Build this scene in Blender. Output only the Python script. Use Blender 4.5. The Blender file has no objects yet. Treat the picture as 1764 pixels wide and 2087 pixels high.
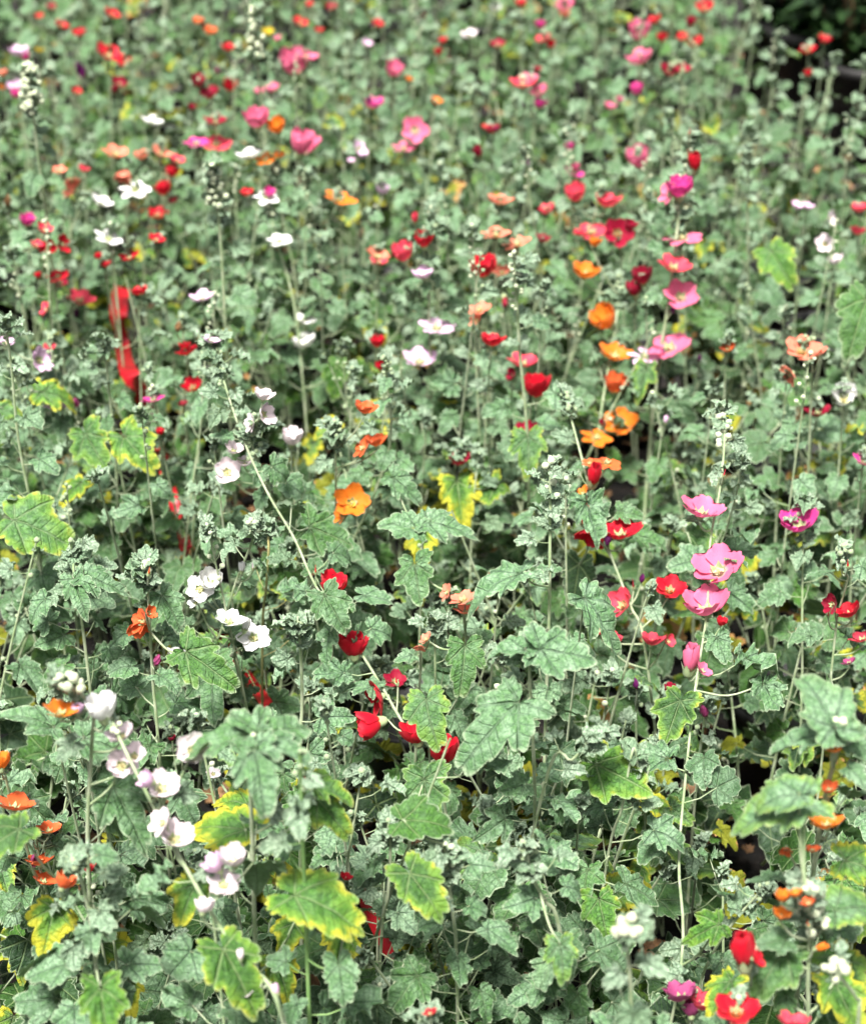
import bpy, math, random
import numpy as np
from mathutils import Matrix, Vector

# ------------------------------------------------------------------ camera, sky, sun, exposure
S = bpy.context.scene
CAMH, PITCH, FPX = 1.55, math.radians(31), 3500.0       # metres, tilt, focal length in photo pixels (photo 1764 px wide)
SP, CP = math.sin(PITCH), math.cos(PITCH)
cd = bpy.data.cameras.new('camera'); cam = bpy.data.objects.new('camera', cd)
S.collection.objects.link(cam); S.camera = cam
cam.location = (0, 0, CAMH); cam.rotation_euler = (math.radians(90) - PITCH, 0, 0)
cd.sensor_fit = 'HORIZONTAL'; cd.sensor_width = 24; cd.lens = 24 * FPX / 1764
cd.clip_start = 0.02; cd.clip_end = 400
cd.dof.use_dof = True; cd.dof.focus_distance = 1.74; cd.dof.aperture_fstop = 3.8
SUN_EL, SUN_AZ = math.radians(68), math.radians(205)
w = bpy.data.worlds.new('World'); S.world = w; w.use_nodes = True
nt = w.node_tree; sky = nt.nodes.new('ShaderNodeTexSky'); sky.sky_type = 'NISHITA'
sky.sun_disc = False; sky.sun_elevation = SUN_EL; sky.sun_rotation = SUN_AZ
sky.air_density = 1.0; sky.dust_density = 6.0; sky.ozone_density = 1.0
hs = nt.nodes.new('ShaderNodeHueSaturation'); hs.inputs['Saturation'].default_value = .25      # overcast: an almost grey sky
nt.links.new(sky.outputs[0], hs.inputs['Color']); nt.links.new(hs.outputs[0], nt.nodes['Background'].inputs[0]); nt.nodes['Background'].inputs[1].default_value = 0.05
sl = bpy.data.lights.new('sun', 'SUN'); sl.energy = 3.0; sl.angle = math.radians(13); sl.color = (1, .96, .9)
so = bpy.data.objects.new('sun', sl); S.collection.objects.link(so)
so.rotation_euler = (math.radians(90) - SUN_EL, 0, math.radians(180) - SUN_AZ)
S.view_settings.view_transform = 'Standard'; S.view_settings.look = 'None'
S.view_settings.exposure = 1.7; S.view_settings.gamma = 1
S.render.engine = 'CYCLES'
S.cycles.max_bounces = 6; S.cycles.diffuse_bounces = 1; S.cycles.glossy_bounces = 2
S.cycles.transmission_bounces = 4; S.cycles.caustics_reflective = False; S.cycles.caustics_refractive = False
S.cycles.use_denoising = True; S.cycles.use_adaptive_sampling = True; S.cycles.adaptive_threshold = 0.02

rng = random.Random(11); nr = np.random.RandomState(7)
COL = bpy.context.scene.collection
CAM = np.array([0, 0, CAMH])
RIGHT = np.array([1.0, 0, 0]); UPI = np.array([0, SP, CP]); FWD = np.array([0, CP, -SP])

def ray(px, py):
    u, v = (px - 882) / FPX, (py - 1043.5) / FPX
    return np.array([u, CP - v * SP, -SP - v * CP])
def at_h(px, py, H):
    d = ray(px, py); return CAM + d * ((H - CAMH) / d[2])
def at_y(px, py, Y):
    d = ray(px, py); return CAM + d * (Y / d[1])
def proj(P):
    P = np.atleast_2d(P) - CAM
    z = P @ FWD
    return 882 + FPX * (P @ RIGHT) / z, 1043.5 - FPX * (P @ UPI) / z, z
def nrm(v):
    v = np.asarray(v, float); return v / max(1e-9, np.linalg.norm(v))

# ------------------------------------------------------------------ materials
def mat(name):
    m = bpy.data.materials.new(name); m.use_nodes = True
    return m, m.node_tree, m.node_tree.nodes, m.node_tree.links, m.node_tree.nodes['Principled BSDF']
def N(nt, t, **k):
    n = nt.nodes.new(t)
    for a, b in k.items(): setattr(n, a, b)
    return n
def math_(nt, op, a, b=None, c=None, clamp=False):
    n = N(nt, 'ShaderNodeMath', operation=op, use_clamp=clamp)
    for i, v in enumerate((a, b, c)):
        if v is None: continue
        if isinstance(v, (int, float)): n.inputs[i].default_value = v
        else: nt.links.new(v, n.inputs[i])
    return n.outputs[0]
def mixc(nt, f, a, b, blend='MIX'):
    n = N(nt, 'ShaderNodeMix', data_type='RGBA', blend_type=blend)
    for i, v in ((0, f), (6, a), (7, b)):
        if isinstance(v, (int, float)): n.inputs[i].default_value = v
        elif isinstance(v, tuple): n.inputs[i].default_value = (*v, 1)
        else: nt.links.new(v, n.inputs[i])
    return n.outputs[2]
def smooth(nt, x, lo, hi):
    n = N(nt, 'ShaderNodeMapRange', interpolation_type='SMOOTHSTEP')
    for i, v in ((0, x), (1, lo), (2, hi)):
        if isinstance(v, (int, float)): n.inputs[i].default_value = v
        else: nt.links.new(v, n.inputs[i])
    return n.outputs[0]
def add_translucent(nt, bsdf, col, fac):
    tr = N(nt, 'ShaderNodeBsdfTranslucent'); nt.links.new(col, tr.inputs[0])
    mx = N(nt, 'ShaderNodeMixShader'); mx.inputs[0].default_value = fac
    nt.links.new(bsdf.outputs[0], mx.inputs[1]); nt.links.new(tr.outputs[0], mx.inputs[2])
    nt.links.new(mx.outputs[0], nt.nodes['Material Output'].inputs[0])

def leaf_material():
    m, t, n, l, b = mat('mallow_leaf')
    A = lambda nm: N(t, 'ShaderNodeAttribute', attribute_name=nm)
    vd, ed = A('vd').outputs['Fac'], A('ed').outputs['Fac']
    lv = N(t, 'ShaderNodeSeparateColor'); l.new(A('lv').outputs['Color'], lv.inputs[0])
    yel, tone, grey = lv.outputs[0], lv.outputs[1], lv.outputs[2]
    geo = N(t, 'ShaderNodeNewGeometry'); tc = N(t, 'ShaderNodeTexCoord')
    nz = N(t, 'ShaderNodeTexNoise'); nz.inputs['Scale'].default_value = 90; nz.inputs['Detail'].default_value = 3
    l.new(tc.outputs['Object'], nz.inputs['Vector'])
    nm = N(t, 'ShaderNodeTexNoise'); nm.inputs['Scale'].default_value = 280; nm.inputs['Detail'].default_value = 4; nm.inputs['Distortion'].default_value = .8
    l.new(tc.outputs['Object'], nm.inputs['Vector'])
    nf = N(t, 'ShaderNodeTexNoise'); nf.inputs['Scale'].default_value = 900; nf.inputs['Detail'].default_value = 2
    l.new(tc.outputs['Object'], nf.inputs['Vector'])
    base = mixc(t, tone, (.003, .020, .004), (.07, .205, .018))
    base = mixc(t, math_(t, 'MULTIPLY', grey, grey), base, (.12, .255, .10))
    base = mixc(t, A('lv').outputs['Alpha'], base, (.46, .56, .43))
    base = mixc(t, math_(t, 'MULTIPLY', smooth(t, nz.outputs[0], .35, .7), math_(t, 'MULTIPLY_ADD', grey, .72, .02)), base, (.28, .42, .27))
    # downy speckle
    base = mixc(t, math_(t, 'MULTIPLY', smooth(t, nf.outputs[0], .5, .72), math_(t, 'MULTIPLY_ADD', grey, .42, .04)), base, (.42, .50, .40))
    base = mixc(t, math_(t, 'MULTIPLY', smooth(t, nm.outputs[0], .60, .38), .55), base, mixc(t, grey, (.006, .03, .006), (.05, .12, .055)))
    # veins: thin primary + chevron secondaries
    v1 = math_(t, 'SUBTRACT', 1.0, smooth(t, vd, .006, .028))
    rad = A('rad').outputs['Fac']
    sec = math_(t, 'PINGPONG', math_(t, 'MULTIPLY_ADD', vd, -6.0, math_(t, 'MULTIPLY', rad, 8.0)), .5)
    v2 = math_(t, 'SUBTRACT', 1.0, smooth(t, sec, .02, .12))
    vein = math_(t, 'MAXIMUM', v1, math_(t, 'MULTIPLY', v2, .5))
    base = mixc(t, math_(t, 'MULTIPLY', v1, .55), base, mixc(t, grey, (.26, .36, .15), (.07, .12, .08)))
    base = mixc(t, math_(t, 'MULTIPLY', v2, .42), base, mixc(t, grey, (.09, .2, .05), (.10, .16, .11)))
    # yellowing from the margin inwards
    e2 = math_(t, 'ADD', ed, math_(t, 'MULTIPLY', math_(t, 'SUBTRACT', nz.outputs[0], .5), 1.0))
    e2 = math_(t, 'SUBTRACT', e2, math_(t, 'MULTIPLY', v1, .10))
    lo = math_(t, 'MULTIPLY_ADD', yel, -1.3, 1.12)
    ym = smooth(t, e2, lo, math_(t, 'ADD', lo, .34))
    gm = smooth(t, e2, math_(t, 'SUBTRACT', lo, .32), lo)
    has = smooth(t, yel, .02, .12)
    base = mixc(t, math_(t, 'MULTIPLY', math_(t, 'MULTIPLY', gm, has), .6), base, (.17, .32, .035))
    base = mixc(t, math_(t, 'MULTIPLY', ym, has), base, mixc(t, smooth(t, yel, .6, .95), (.46, .45, .035), (.20, .22, .015)))
    br = math_(t, 'MULTIPLY', smooth(t, e2, math_(t, 'MULTIPLY_ADD', yel, -.35, 1.32), math_(t, 'MULTIPLY_ADD', yel, -.35, 1.42)), smooth(t, yel, .45, .6))
    base = mixc(t, br, base, (.5, .27, .10))
    # pale felted margin of the grey leaves
    pm = math_(t, 'MULTIPLY', smooth(t, ed, .93, .995), math_(t, 'SUBTRACT', .75, math_(t, 'MULTIPLY', yel, 2.0), None, True))
    base = mixc(t, pm, base, (.36, .44, .29))
    under = mixc(t, .4, base, (.16, .24, .12))
    colr = mixc(t, geo.outputs['Backfacing'], base, under)
    l.new(colr, b.inputs['Base Color'])
    b.inputs['Roughness'].default_value = .62
    b.inputs['Specular IOR Level'].default_value = .35
    b.inputs['Sheen Weight'].default_value = .0
    h = math_(t, 'ADD', math_(t, 'MULTIPLY', vein, -1.0), math_(t, 'ADD', math_(t, 'MULTIPLY', nz.outputs[0], 1.2), math_(t, 'MULTIPLY', nm.outputs[0], 1.3)))
    bp = N(t, 'ShaderNodeBump'); bp.inputs['Strength'].default_value = .8; bp.inputs['Distance'].default_value = .0022
    l.new(h, bp.inputs['Height']); l.new(bp.outputs[0], b.inputs['Normal'])
    add_translucent(t, b, mixc(t, .4, colr, (.20, .36, .04)), .13)
    return m
M_LEAF = leaf_material()

def petal_material(name, colr, throat, edge=None, trans=.3):
    m, t, n, l, b = mat(name)
    s = N(t, 'ShaderNodeAttribute', attribute_name='ps').outputs['Fac']
    wv = N(t, 'ShaderNodeAttribute', attribute_name='pt').outputs['Fac']
    st = N(t, 'ShaderNodeTexNoise'); st.inputs['Scale'].default_value = 9; st.inputs['Detail'].default_value = 2
    cx = N(t, 'ShaderNodeCombineXYZ'); l.new(math_(t, 'MULTIPLY', wv, 5.0), cx.inputs[0]); l.new(s, cx.inputs[1])
    l.new(cx.outputs[0], st.inputs['Vector'])
    dark = tuple(c * .84 for c in colr)
    base = mixc(t, smooth(t, st.outputs[0], .42, .68), colr, dark)
    base = mixc(t, smooth(t, s, .80, 1.0), base, edge or tuple(min(1, c * 1.08 + .02) for c in colr))
    base = mixc(t, smooth(t, s, .34, .12), base, throat)
    l.new(base, b.inputs['Base Color']); b.inputs['Roughness'].default_value = .5
    b.inputs['Specular IOR Level'].default_value = .25
    b.inputs['Sheen Weight'].default_value = .08
    bp = N(t, 'ShaderNodeBump'); bp.inputs['Strength'].default_value = .35; bp.inputs['Distance'].default_value = .0008
    l.new(st.outputs[0], bp.inputs['Height']); l.new(bp.outputs[0], b.inputs['Normal'])
    add_translucent(t, b, base, trans)
    return m
PETAL = {
 'R': ((.66, .005, .024), (.55, .12, .02)), 'C': ((.34, .004, .032), (.35, .10, .03)),
 'K': ((.86, .07, .12), (.7, .2, .08)),   'S': ((.92, .28, .18), (.75, .35, .10)),
 'O': ((.93, .24, .02), (.85, .48, .05)),  'T': ((.84, .15, .04), (.8, .32, .03)),
 'P': ((.86, .18, .33), (.85, .62, .40)),   'M': ((.80, .06, .33), (.7, .45, .3)),
 'L': ((.84, .56, .78), (.8, .7, .4)),      'W': ((.93, .93, .89), (.78, .74, .35)),
 'B': ((.93, .80, .83), (.8, .7, .35)),     'V': ((.16, .012, .13), (.1, .01, .06)),
 'Q': ((.40, .06, .19), (.3, .05, .1)),     'Y': ((.75, .55, .02), (.6, .5, .02)),
 'D': ((.42, .24, .11), (.25, .15, .06)),
}
CNAME = {'R': 'red', 'C': 'crimson', 'K': 'coral red', 'S': 'salmon', 'O': 'orange', 'T': 'orange-red', 'P': 'pink', 'M': 'magenta',
         'L': 'lilac', 'W': 'white', 'B': 'blush white', 'V': 'dark purple', 'Q': 'plum', 'Y': 'yellow', 'D': 'withered brown'}
M_PETAL = {k: petal_material(CNAME[k].replace(' ', '_').replace('-', '_') + '_petal', *v, trans=.14 if k in 'WBL' else .3) for k, v in PETAL.items()}

def simple(name, c1, c2, scale, rough=.6, sheen=0, bump=.2, sss=0):
    m, t, n, l, b = mat(name)
    tc = N(t, 'ShaderNodeTexCoord'); nz = N(t, 'ShaderNodeTexNoise'); nz.inputs['Scale'].default_value = scale
    nz.inputs['Detail'].default_value = 4; l.new(tc.outputs['Object'], nz.inputs['Vector'])
    l.new(mixc(t, smooth(t, nz.outputs[0], .35, .65), c1, c2), b.inputs['Base Color'])
    b.inputs['Roughness'].default_value = rough; b.inputs['Sheen Weight'].default_value = sheen
    bp = N(t, 'ShaderNodeBump'); bp.inputs['Strength'].default_value = bump; bp.inputs['Distance'].default_value = .002
    l.new(nz.outputs[0], bp.inputs['Height']); l.new(bp.outputs[0], b.inputs['Normal'])
    return m
M_STEM = simple('downy_stem', (.37, .43, .27), (.22, .31, .14), 60, .6, .2)
M_GSTEM = simple('smooth_green_stem', (.20, .36, .12), (.27, .43, .16), 40, .45)
M_OSTEM = simple('tan_stem', (.42, .38, .16), (.30, .32, .13), 50, .6)
M_BUD = simple('downy_bud', (.33, .41, .24), (.22, .31, .15), 500, .7, .35)
M_CREAM = simple('cream_bud', (.56, .60, .42), (.42, .49, .30), 500, .7, .35)
M_CALYX = simple('calyx', (.40, .48, .24), (.28, .38, .17), 300, .65, .2)
M_STAMEN = simple('stamen', (.90, .74, .25), (.88, .82, .5), 300, .6)
M_POT = simple('black_pot_plastic', (.006, .006, .0065), (.014, .013, .013), 30, .6)
M_CANE = simple('brown_cane', (.22, .13, .06), (.13, .08, .045), 25, .75)
M_TAPE = simple('red_tape', (.42, .003, .010), (.30, .002, .008), 14, .42)
M_DRY = simple('dry_leaf', (.32, .18, .08), (.18, .10, .05), 80, .8)
def soil():
    m, t, n, l, b = mat('dark_soil')
    tc = N(t, 'ShaderNodeTexCoord')
    a = N(t, 'ShaderNodeTexNoise'); a.inputs['Scale'].default_value = 60; a.inputs['Detail'].default_value = 8
    v = N(t, 'ShaderNodeTexVoronoi'); v.inputs['Scale'].default_value = 120
    for q in (a, v): l.new(tc.outputs['Object'], q.inputs['Vector'])
    c = mixc(t, smooth(t, a.outputs[0], .4, .7), (.004, .0035, .003), (.014, .010, .007))
    c = mixc(t, smooth(t, v.outputs['Distance'], .25, .05), c, (.022, .015, .010))
    l.new(c, b.inputs['Base Color']); b.inputs['Roughness'].default_value = .95
    bp = N(t, 'ShaderNodeBump'); bp.inputs['Distance'].default_value = .01; l.new(a.outputs[0], bp.inputs['Height']); l.new(bp.outputs[0], b.inputs['Normal'])
    return m
M_SOIL = soil()

# ------------------------------------------------------------------ mesh helpers
def mesh_from(name, V, T, attrs=None, m=None, flat=False):
    V = np.ascontiguousarray(V, dtype=np.float32); T = np.ascontiguousarray(T, dtype=np.int32)
    me = bpy.data.meshes.new(name); nt_ = len(T)
    me.vertices.add(len(V)); me.vertices.foreach_set('co', V.ravel())
    me.loops.add(nt_ * 3); me.loops.foreach_set('vertex_index', T.ravel())
    me.polygons.add(nt_); me.polygons.foreach_set('loop_start', np.arange(0, nt_ * 3, 3, dtype=np.int32))
    try: me.polygons.foreach_set('loop_total', np.full(nt_, 3, dtype=np.int32))
    except Exception: pass
    for k, a in (attrs or {}).items():
        a = np.ascontiguousarray(a, dtype=np.float32)
        if a.ndim == 2:
            at = me.attributes.new(k, 'FLOAT_COLOR', 'POINT'); at.data.foreach_set('color', a.ravel())
        else:
            at = me.attributes.new(k, 'FLOAT', 'POINT'); at.data.foreach_set('value', a)
    me.update(calc_edges=True)
    if not flat: me.polygons.foreach_set('use_smooth', np.ones(nt_, dtype=bool))
    if m: me.materials.append(m)
    return me
def link(name, data, parent=None, loc=None, mtx=None):
    o = bpy.data.objects.new(name, data); COL.objects.link(o)
    if parent: o.parent = parent
    if mtx is not None: o.matrix_local = mtx
    elif loc is not None: o.location = loc
    return o
def grid_tris(a, b, wrap=False):
    T = []
    for i in range(a - 1):
        for j in range(b if wrap else b - 1):
            p, q = i * b + j, i * b + (j + 1) % b
            r, s_ = p + b, q + b
            T += [(p, q, s_), (p, s_, r)]
    return T

def spline(P, n=4):
    P = [np.asarray(p, float) for p in P]
    if len(P) < 2: return np.array(P)
    Q = [2 * P[0] - P[1]] + P + [2 * P[-1] - P[-2]]; out = []
    for i in range(1, len(Q) - 2):
        for k in range(n):
            t = k / n
            out.append(.5 * ((2 * Q[i]) + (-Q[i - 1] + Q[i + 1]) * t + (2 * Q[i - 1] - 5 * Q[i] + 4 * Q[i + 1] - Q[i + 2]) * t * t
                             + (-Q[i - 1] + 3 * Q[i] - 3 * Q[i + 1] + Q[i + 2]) * t ** 3))
    out.append(P[-1]); return np.array(out)
def tube(P, r0, r1, sides=6):
    P = np.asarray(P); n = len(P); d = np.gradient(P, axis=0)
    d /= np.maximum(1e-9, np.linalg.norm(d, axis=1))[:, None]
    ref = np.array([1, 0, 0.]) if abs(d[0][0]) < .8 else np.array([0, 1., 0])
    u = np.cross(d, ref); u /= np.maximum(1e-9, np.linalg.norm(u, axis=1))[:, None]; v = np.cross(d, u)
    th = np.arange(sides) * 2 * math.pi / sides
    rr = np.linspace(r0, r1, n)
    V = P[:, None, :] + rr[:, None, None] * (np.cos(th)[None, :, None] * u[:, None, :] + np.sin(th)[None, :, None] * v[:, None, :])
    return V.reshape(-1, 3), np.array(grid_tris(n, sides, True), dtype=np.int32)
class Acc:
    def __init__(s): s.V, s.T, s.A, s.n = [], [], [], 0
    def add(s, V, T, A=None):
        s.V.append(V); s.T.append(np.asarray(T) + s.n); s.n += len(V)
        if A is not None: s.A.append(A)
    def get(s): return np.concatenate(s.V), np.concatenate(s.T)

# ------------------------------------------------------------------ leaves
def leaf_template(seed, na, rings, sinus, ruffle, point, nteeth, cup):
    q = random.Random(seed)
    lim = math.radians(q.uniform(150, 166))
    th = np.linspace(-lim, lim, na)
    ca = [0, math.radians(50 + q.uniform(-5, 5)), -math.radians(50 + q.uniform(-5, 5)), math.radians(112 + q.uniform(-8, 8)), -math.radians(112 + q.uniform(-8, 8))]
    th = np.array(sorted(th)); 
    for a in ca:                                    # a vertex row exactly on each main vein
        th[np.argmin(abs(th - a))] = a
    cr = [1.0, .64 + q.uniform(-.08, .08), .64 + q.uniform(-.08, .08), .46 + q.uniform(-.05, .05), .46 + q.uniform(-.05, .05)]
    wd = [.60, .62, .62, .8, .8]
    env = np.zeros_like(th)
    for a, r, w_ in zip(ca, cr, wd):
        x = abs(th - a) / w_
        env = np.maximum(env, r * (1 - sinus * np.minimum(1.6, x) ** (1.15 + (1 - point) * .9)))
    near = np.min(np.abs(th[:, None] - np.array(ca)[None, :]), axis=1)
    teeth = np.abs(np.sin(th * nteeth + q.random())) ** .6
    env *= .55 + .45 * np.clip((lim - abs(th)) / .5, 0, 1) ** .5
    envs = env * .96; env = env * (.86 + .17 * teeth + .03 * np.sin(th * 5 + q.random() * 6))
    V, vd, ed, rad = [], [], [], []
    rs = np.array([.0, .3, .6, .85, 1.0]) if rings == 5 else (np.array([0, .5, 1.0]) if rings == 3 else np.linspace(0, 1, rings) ** .8)
    ph = [q.random() * 6 for _ in range(6)]; m1 = q.choice([7, 8, 9]); side = q.uniform(-.5, .5)
    for k, f in enumerate(rs):
        r = f * (envs * (1 - f ** 4) + env * f ** 4)
        x, y = np.sin(th) * r, np.cos(th) * r
        d = near * r
        z = .13 * np.minimum(d, .2) * (1 + .8 * ruffle) + (.012 + .022 * ruffle) * (np.sin(11 * x + 2.1 * np.sin(5 * y + ph[5]) + ph[0]) * np.sin(9.5 * y + ph[1]) + .6 * np.sin(17 * y - 13 * d + ph[3])) * min(1, f * 2.5)
        z += -cup * (envs * f) ** 2 + .05 * np.sin(3 * x + ph[0]) + .04 * np.sin(4 * y + ph[1])
        z += ruffle * f ** 3 * (.07 * np.sin(th * m1 + ph[2]) + .035 * np.sin(th * (m1 * 2 + 3) + ph[3]))
        z += ruffle * .02 * np.sin(th * 17 + f * 9 + ph[4])
        z += side * .18 * x * abs(x) + abs(x) * .12
        # tip droop
        ang = -(.35 + cup) * np.clip(y, 0, 2)
        z2 = z + y * np.sin(ang) * .55
        V.append(np.stack([x, y * (1 - .1 * np.clip(y, 0, 1)), z2], 1)); vd.append(d); ed.append(np.full(na, f)); rad.append(r)
    V = np.concatenate(V)
    T = np.array([t for t in grid_tris(len(rs), na)], dtype=np.int32)
    T = np.array([t[::-1] for t in T if not (t[0] < na and t[1] < na)], dtype=np.int32)
    # orient normals up
    a, b, c = V[T[0][0]], V[T[0][1]], V[T[0][2]]
    nz = np.cross(V[T[:, 1]] - V[T[:, 0]], V[T[:, 2]] - V[T[:, 0]])[:, 2].sum()
    if nz < 0: T = T[:, ::-1]
    return V.astype(np.float32), T, np.concatenate(vd), np.concatenate(ed), np.concatenate(rad)
def tset(na, rings, base):
    out = {'big': [], 'mid': [], 'curl': []}
    for k in range(7): out['big'].append(leaf_template(base + k, na, rings, (.30, .38, .44)[k % 3], .16, .6, 9 + k % 4, .10 + .05 * (k % 3)))
    for k in range(8): out['mid'].append(leaf_template(base + 20 + k, na, rings, .44 + .02 * k, .5, .8, 8 + k % 4, .08 + .05 * (k % 4)))
    for k in range(6): out['curl'].append(leaf_template(base + 40 + k, na, rings, .50, 1.7, .7, 9 + k % 3, .02 - .12 * (k % 3)))
    return out
TH = tset(65, 5, 100); TL = tset(33, 3, 100); TX = tset(121, 9, 100)

def frame_from(d, n):
    y = nrm(d); n = np.asarray(n, float); z = nrm(n - y * np.dot(n, y)); x = np.cross(y, z)
    return np.stack([x, y, z], 1)

# ------------------------------------------------------------------ flowers
def flower_mesh(op, seed):
    """petals: axis +Z, origin at the calyx. op 0 closed .. 1 flat open"""
    q = random.Random(seed * 31 + 5); acc = Acc(); ps, pt = [], []
    ns, ntt = 9, 9
    phi0 = math.radians(min(78, 22 + 130 * op)); phi1 = math.radians(-38 + 128 * op)
    for k in range(5):
        az = k * 2 * math.pi / 5 + q.uniform(-.12, .12); dphi = q.uniform(-.16, .16); ln = q.uniform(.92, 1.06)
        rr, hh = .03, 0; prof = []
        for i in range(ns):
            s = i / (ns - 1); ph = phi0 + (phi1 - phi0) * s ** .9 + dphi * s
            if i: rr += math.sin(ph) * ln / (ns - 1); hh += math.cos(ph) * ln / (ns - 1)
            prof.append((rr, hh, ph))
        tw = q.uniform(.06, .15); r1, r2 = q.random() * 6, q.random() * 6; rfa = q.uniform(.010, .028)
        V = []
        for i, (r, h, ph) in enumerate(prof):
            s = i / (ns - 1); wdt = (.07 + .55 * math.sin(min(1, s * .62 + .02) * math.pi) ** 1.0 * s ** .35) * (1 if s < .82 else (1 - ((s - .82) / .18) ** 2 * .42))
            for j in range(ntt):
                t = -1 + 2 * j / (ntt - 1)
                back = .20 * s ** 3 * t ** 4 + .055 * s ** 5 * math.exp(-(t / .22) ** 2) + .015 * s ** 4 * math.sin(t * 7 + r2)
                rr2, hh2 = r - math.sin(ph) * back, h - math.cos(ph) * back
                side_ = t * wdt
                # cup across the petal, one margin over the neighbour's
                lift = .06 * t * t * wdt + tw * t * wdt + rfa * s * s * math.sin(t * 5 + r1) + rfa * .6 * s ** 3 * math.sin(t * 11 + r2)
                nx, nzv = -math.cos(ph), math.sin(ph)
                R_, Z_ = rr2 + nx * lift, hh2 + nzv * lift
                rad_ = max(.03, R_); a2 = max(-.98, min(.98, side_ / max(.30, rad_ + .10) * (1 if op < .85 else .8)))
                a2 += az; x, y = rad_ * math.cos(a2), rad_ * math.sin(a2)
                V.append((x, y, Z_)); ps.append(s); pt.append(t + k * 3)
        acc.add(np.array(V), grid_tris(ns, ntt))
    V, T = acc.get()
    w_ = max(np.ptp(V[:, 0]), np.ptp(V[:, 1]), np.ptp(V[:, 2]) * (.9 if op < .5 else .5))
    return V / w_, T, np.array(ps), np.array(pt), 1 / w_
FCACHE, FRAW = {}, {}
def flower_data(op, seed, col):
    op = round(op * 6) / 6; seed %= 6; k = (op, seed, col)
    if k not in FCACHE:
        if (op, seed) not in FRAW: FRAW[(op, seed)] = flower_mesh(op, seed)
        V, T, ps, pt, sc = FRAW[(op, seed)]
        FCACHE[k] = (mesh_from('petals', V, T, {'ps': ps, 'pt': pt}, M_PETAL[col]), sc)
    return FCACHE[k]
def wilt_mesh(seed):
    q = random.Random(seed); acc = Acc(); ps, pt = [], []
    for k in range(5):
        az = q.uniform(0, 6.28); V = []
        for i in range(6):
            s = i / 5
            for j in range(5):
                t = -1 + j / 2
                a = az + t * .9 + s * 2; r = .22 * math.sin(math.pi * min(1, s * .8 + .1)) * (1 + .3 * math.sin(t * 6 + k)) + q.uniform(-.03, .03)
                V.append((r * math.cos(a), r * math.sin(a), s * .9 + q.uniform(-.05, .05))); ps.append(s); pt.append(t)
        acc.add(np.array(V), grid_tris(6, 5))
    V, T = acc.get(); return V, T, np.array(ps), np.array(pt)
WC = {}
def wilt_data(seed, col):
    k = (seed % 4, col)
    if k not in WC:
        V, T, a, b = wilt_mesh(seed % 4 + 50); WC[k] = mesh_from('wilted', V, T, {'ps': a, 'pt': b}, M_PETAL[col])
    return WC[k]
def calyx_mesh():
    V = []; na = 20; prof = [(0.0, -.16), (.10, -.13), (.17, -.02), (.20, .12)]
    for r, z in prof:
        for j in range(na): V.append((r * math.cos(j * 2 * math.pi / na), r * math.sin(j * 2 * math.pi / na), z))
    for j in range(na):
        a = j * 2 * math.pi / na; k = abs(((j % 4) - 0) / 4 - .0); up = [.22, .08, 0, .08][j % 4]
        V.append(((.21 + up * .3) * math.cos(a), (.21 + up * .3) * math.sin(a), .13 + up))
    return mesh_from('calyx', np.array(V), grid_tris(5, na, True), None, M_CALYX)
def stamen_mesh():
    acc = Acc(); q = random.Random(3)
    V, T = tube([(0, 0, 0), (0, 0, .15), (0, 0, .26)], .05, .035, 6); acc.add(V, T)
    for k in range(26):
        z = .18 + .2 * q.random(); a = q.random() * 6.28; r = .085 * math.sqrt(max(.1, 1 - ((z - .28) / .12) ** 2)) + .01
        c = np.array([r * math.cos(a), r * math.sin(a), z]); e = .026
        O = np.array([(e, 0, 0), (-e, 0, 0), (0, e, 0), (0, -e, 0), (0, 0, e), (0, 0, -e)]) + c
        acc.add(O, [(0, 2, 4), (2, 1, 4), (1, 3, 4), (3, 0, 4), (2, 0, 5), (1, 2, 5), (3, 1, 5), (0, 3, 5)])
    V, T = acc.get(); return mesh_from('stamen', V, T, None, M_STAMEN)
D_CALYX, D_STAMEN = calyx_mesh(), stamen_mesh()
def bud_mesh(m, long=1.0):
    V = []; na, nh = 15, 9
    for i in range(nh):
        t = i / (nh - 1); r = math.sin(math.pi * (t ** .85) * .985 + .015) ** .75; z = (t * 2 - 1) * 1.12 * long
        if t > .8: r *= 1 - (t - .8) * 1.2
        for j in range(na):
            a = j * 2 * math.pi / na; rr = r * (1 + .13 * abs(math.cos(2.5 * a)) - .05)
            V.append((rr * math.cos(a), rr * math.sin(a), z))
    return mesh_from('bud', np.array(V), grid_tris(nh, na, True), None, m)
D_BUD, D_CREAM = bud_mesh(M_BUD), bud_mesh(M_CREAM)

# ------------------------------------------------------------------ what must stay in view: (px, py, depth, radius px, probability)
KEEP = []
def keep(P, rpx, prob=1.0, back=.01):
    x, y, z = proj(P)
    for a, b, c in zip(x, y, z): KEEP.append((a, b, c - back, rpx, prob))

# ------------------------------------------------------------------ a plant
LABELS = set()
class Plant:
    def __init__(s, base, name='mallow_plant'):
        s.base = np.array([base[0], base[1], 0.0]); s.name = name; s.tubes = []; s.leaves = []; s.fl = []; s.buds = []; s.hero = []; s.pot = False
        s.label = None; s.group = None; s.path = None; s.mstem = M_STEM; s.cat = 'plant'; s.free = False
    def tube(s, P, r0, r1, sides=6): s.tubes.append((np.asarray(P), r0, r1, sides))
    def leaf(s, pos, d, n, size, kind, yel, tone, grey, pet=None): s.leaves.append((np.asarray(pos), frame_from(d, n), size, kind, yel, tone, grey, pet))

def up_bias_normal(d, q, wob=.45):
    return nrm(np.array([q.gauss(0, wob), q.gauss(-.25, wob), 1.0]))

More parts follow.
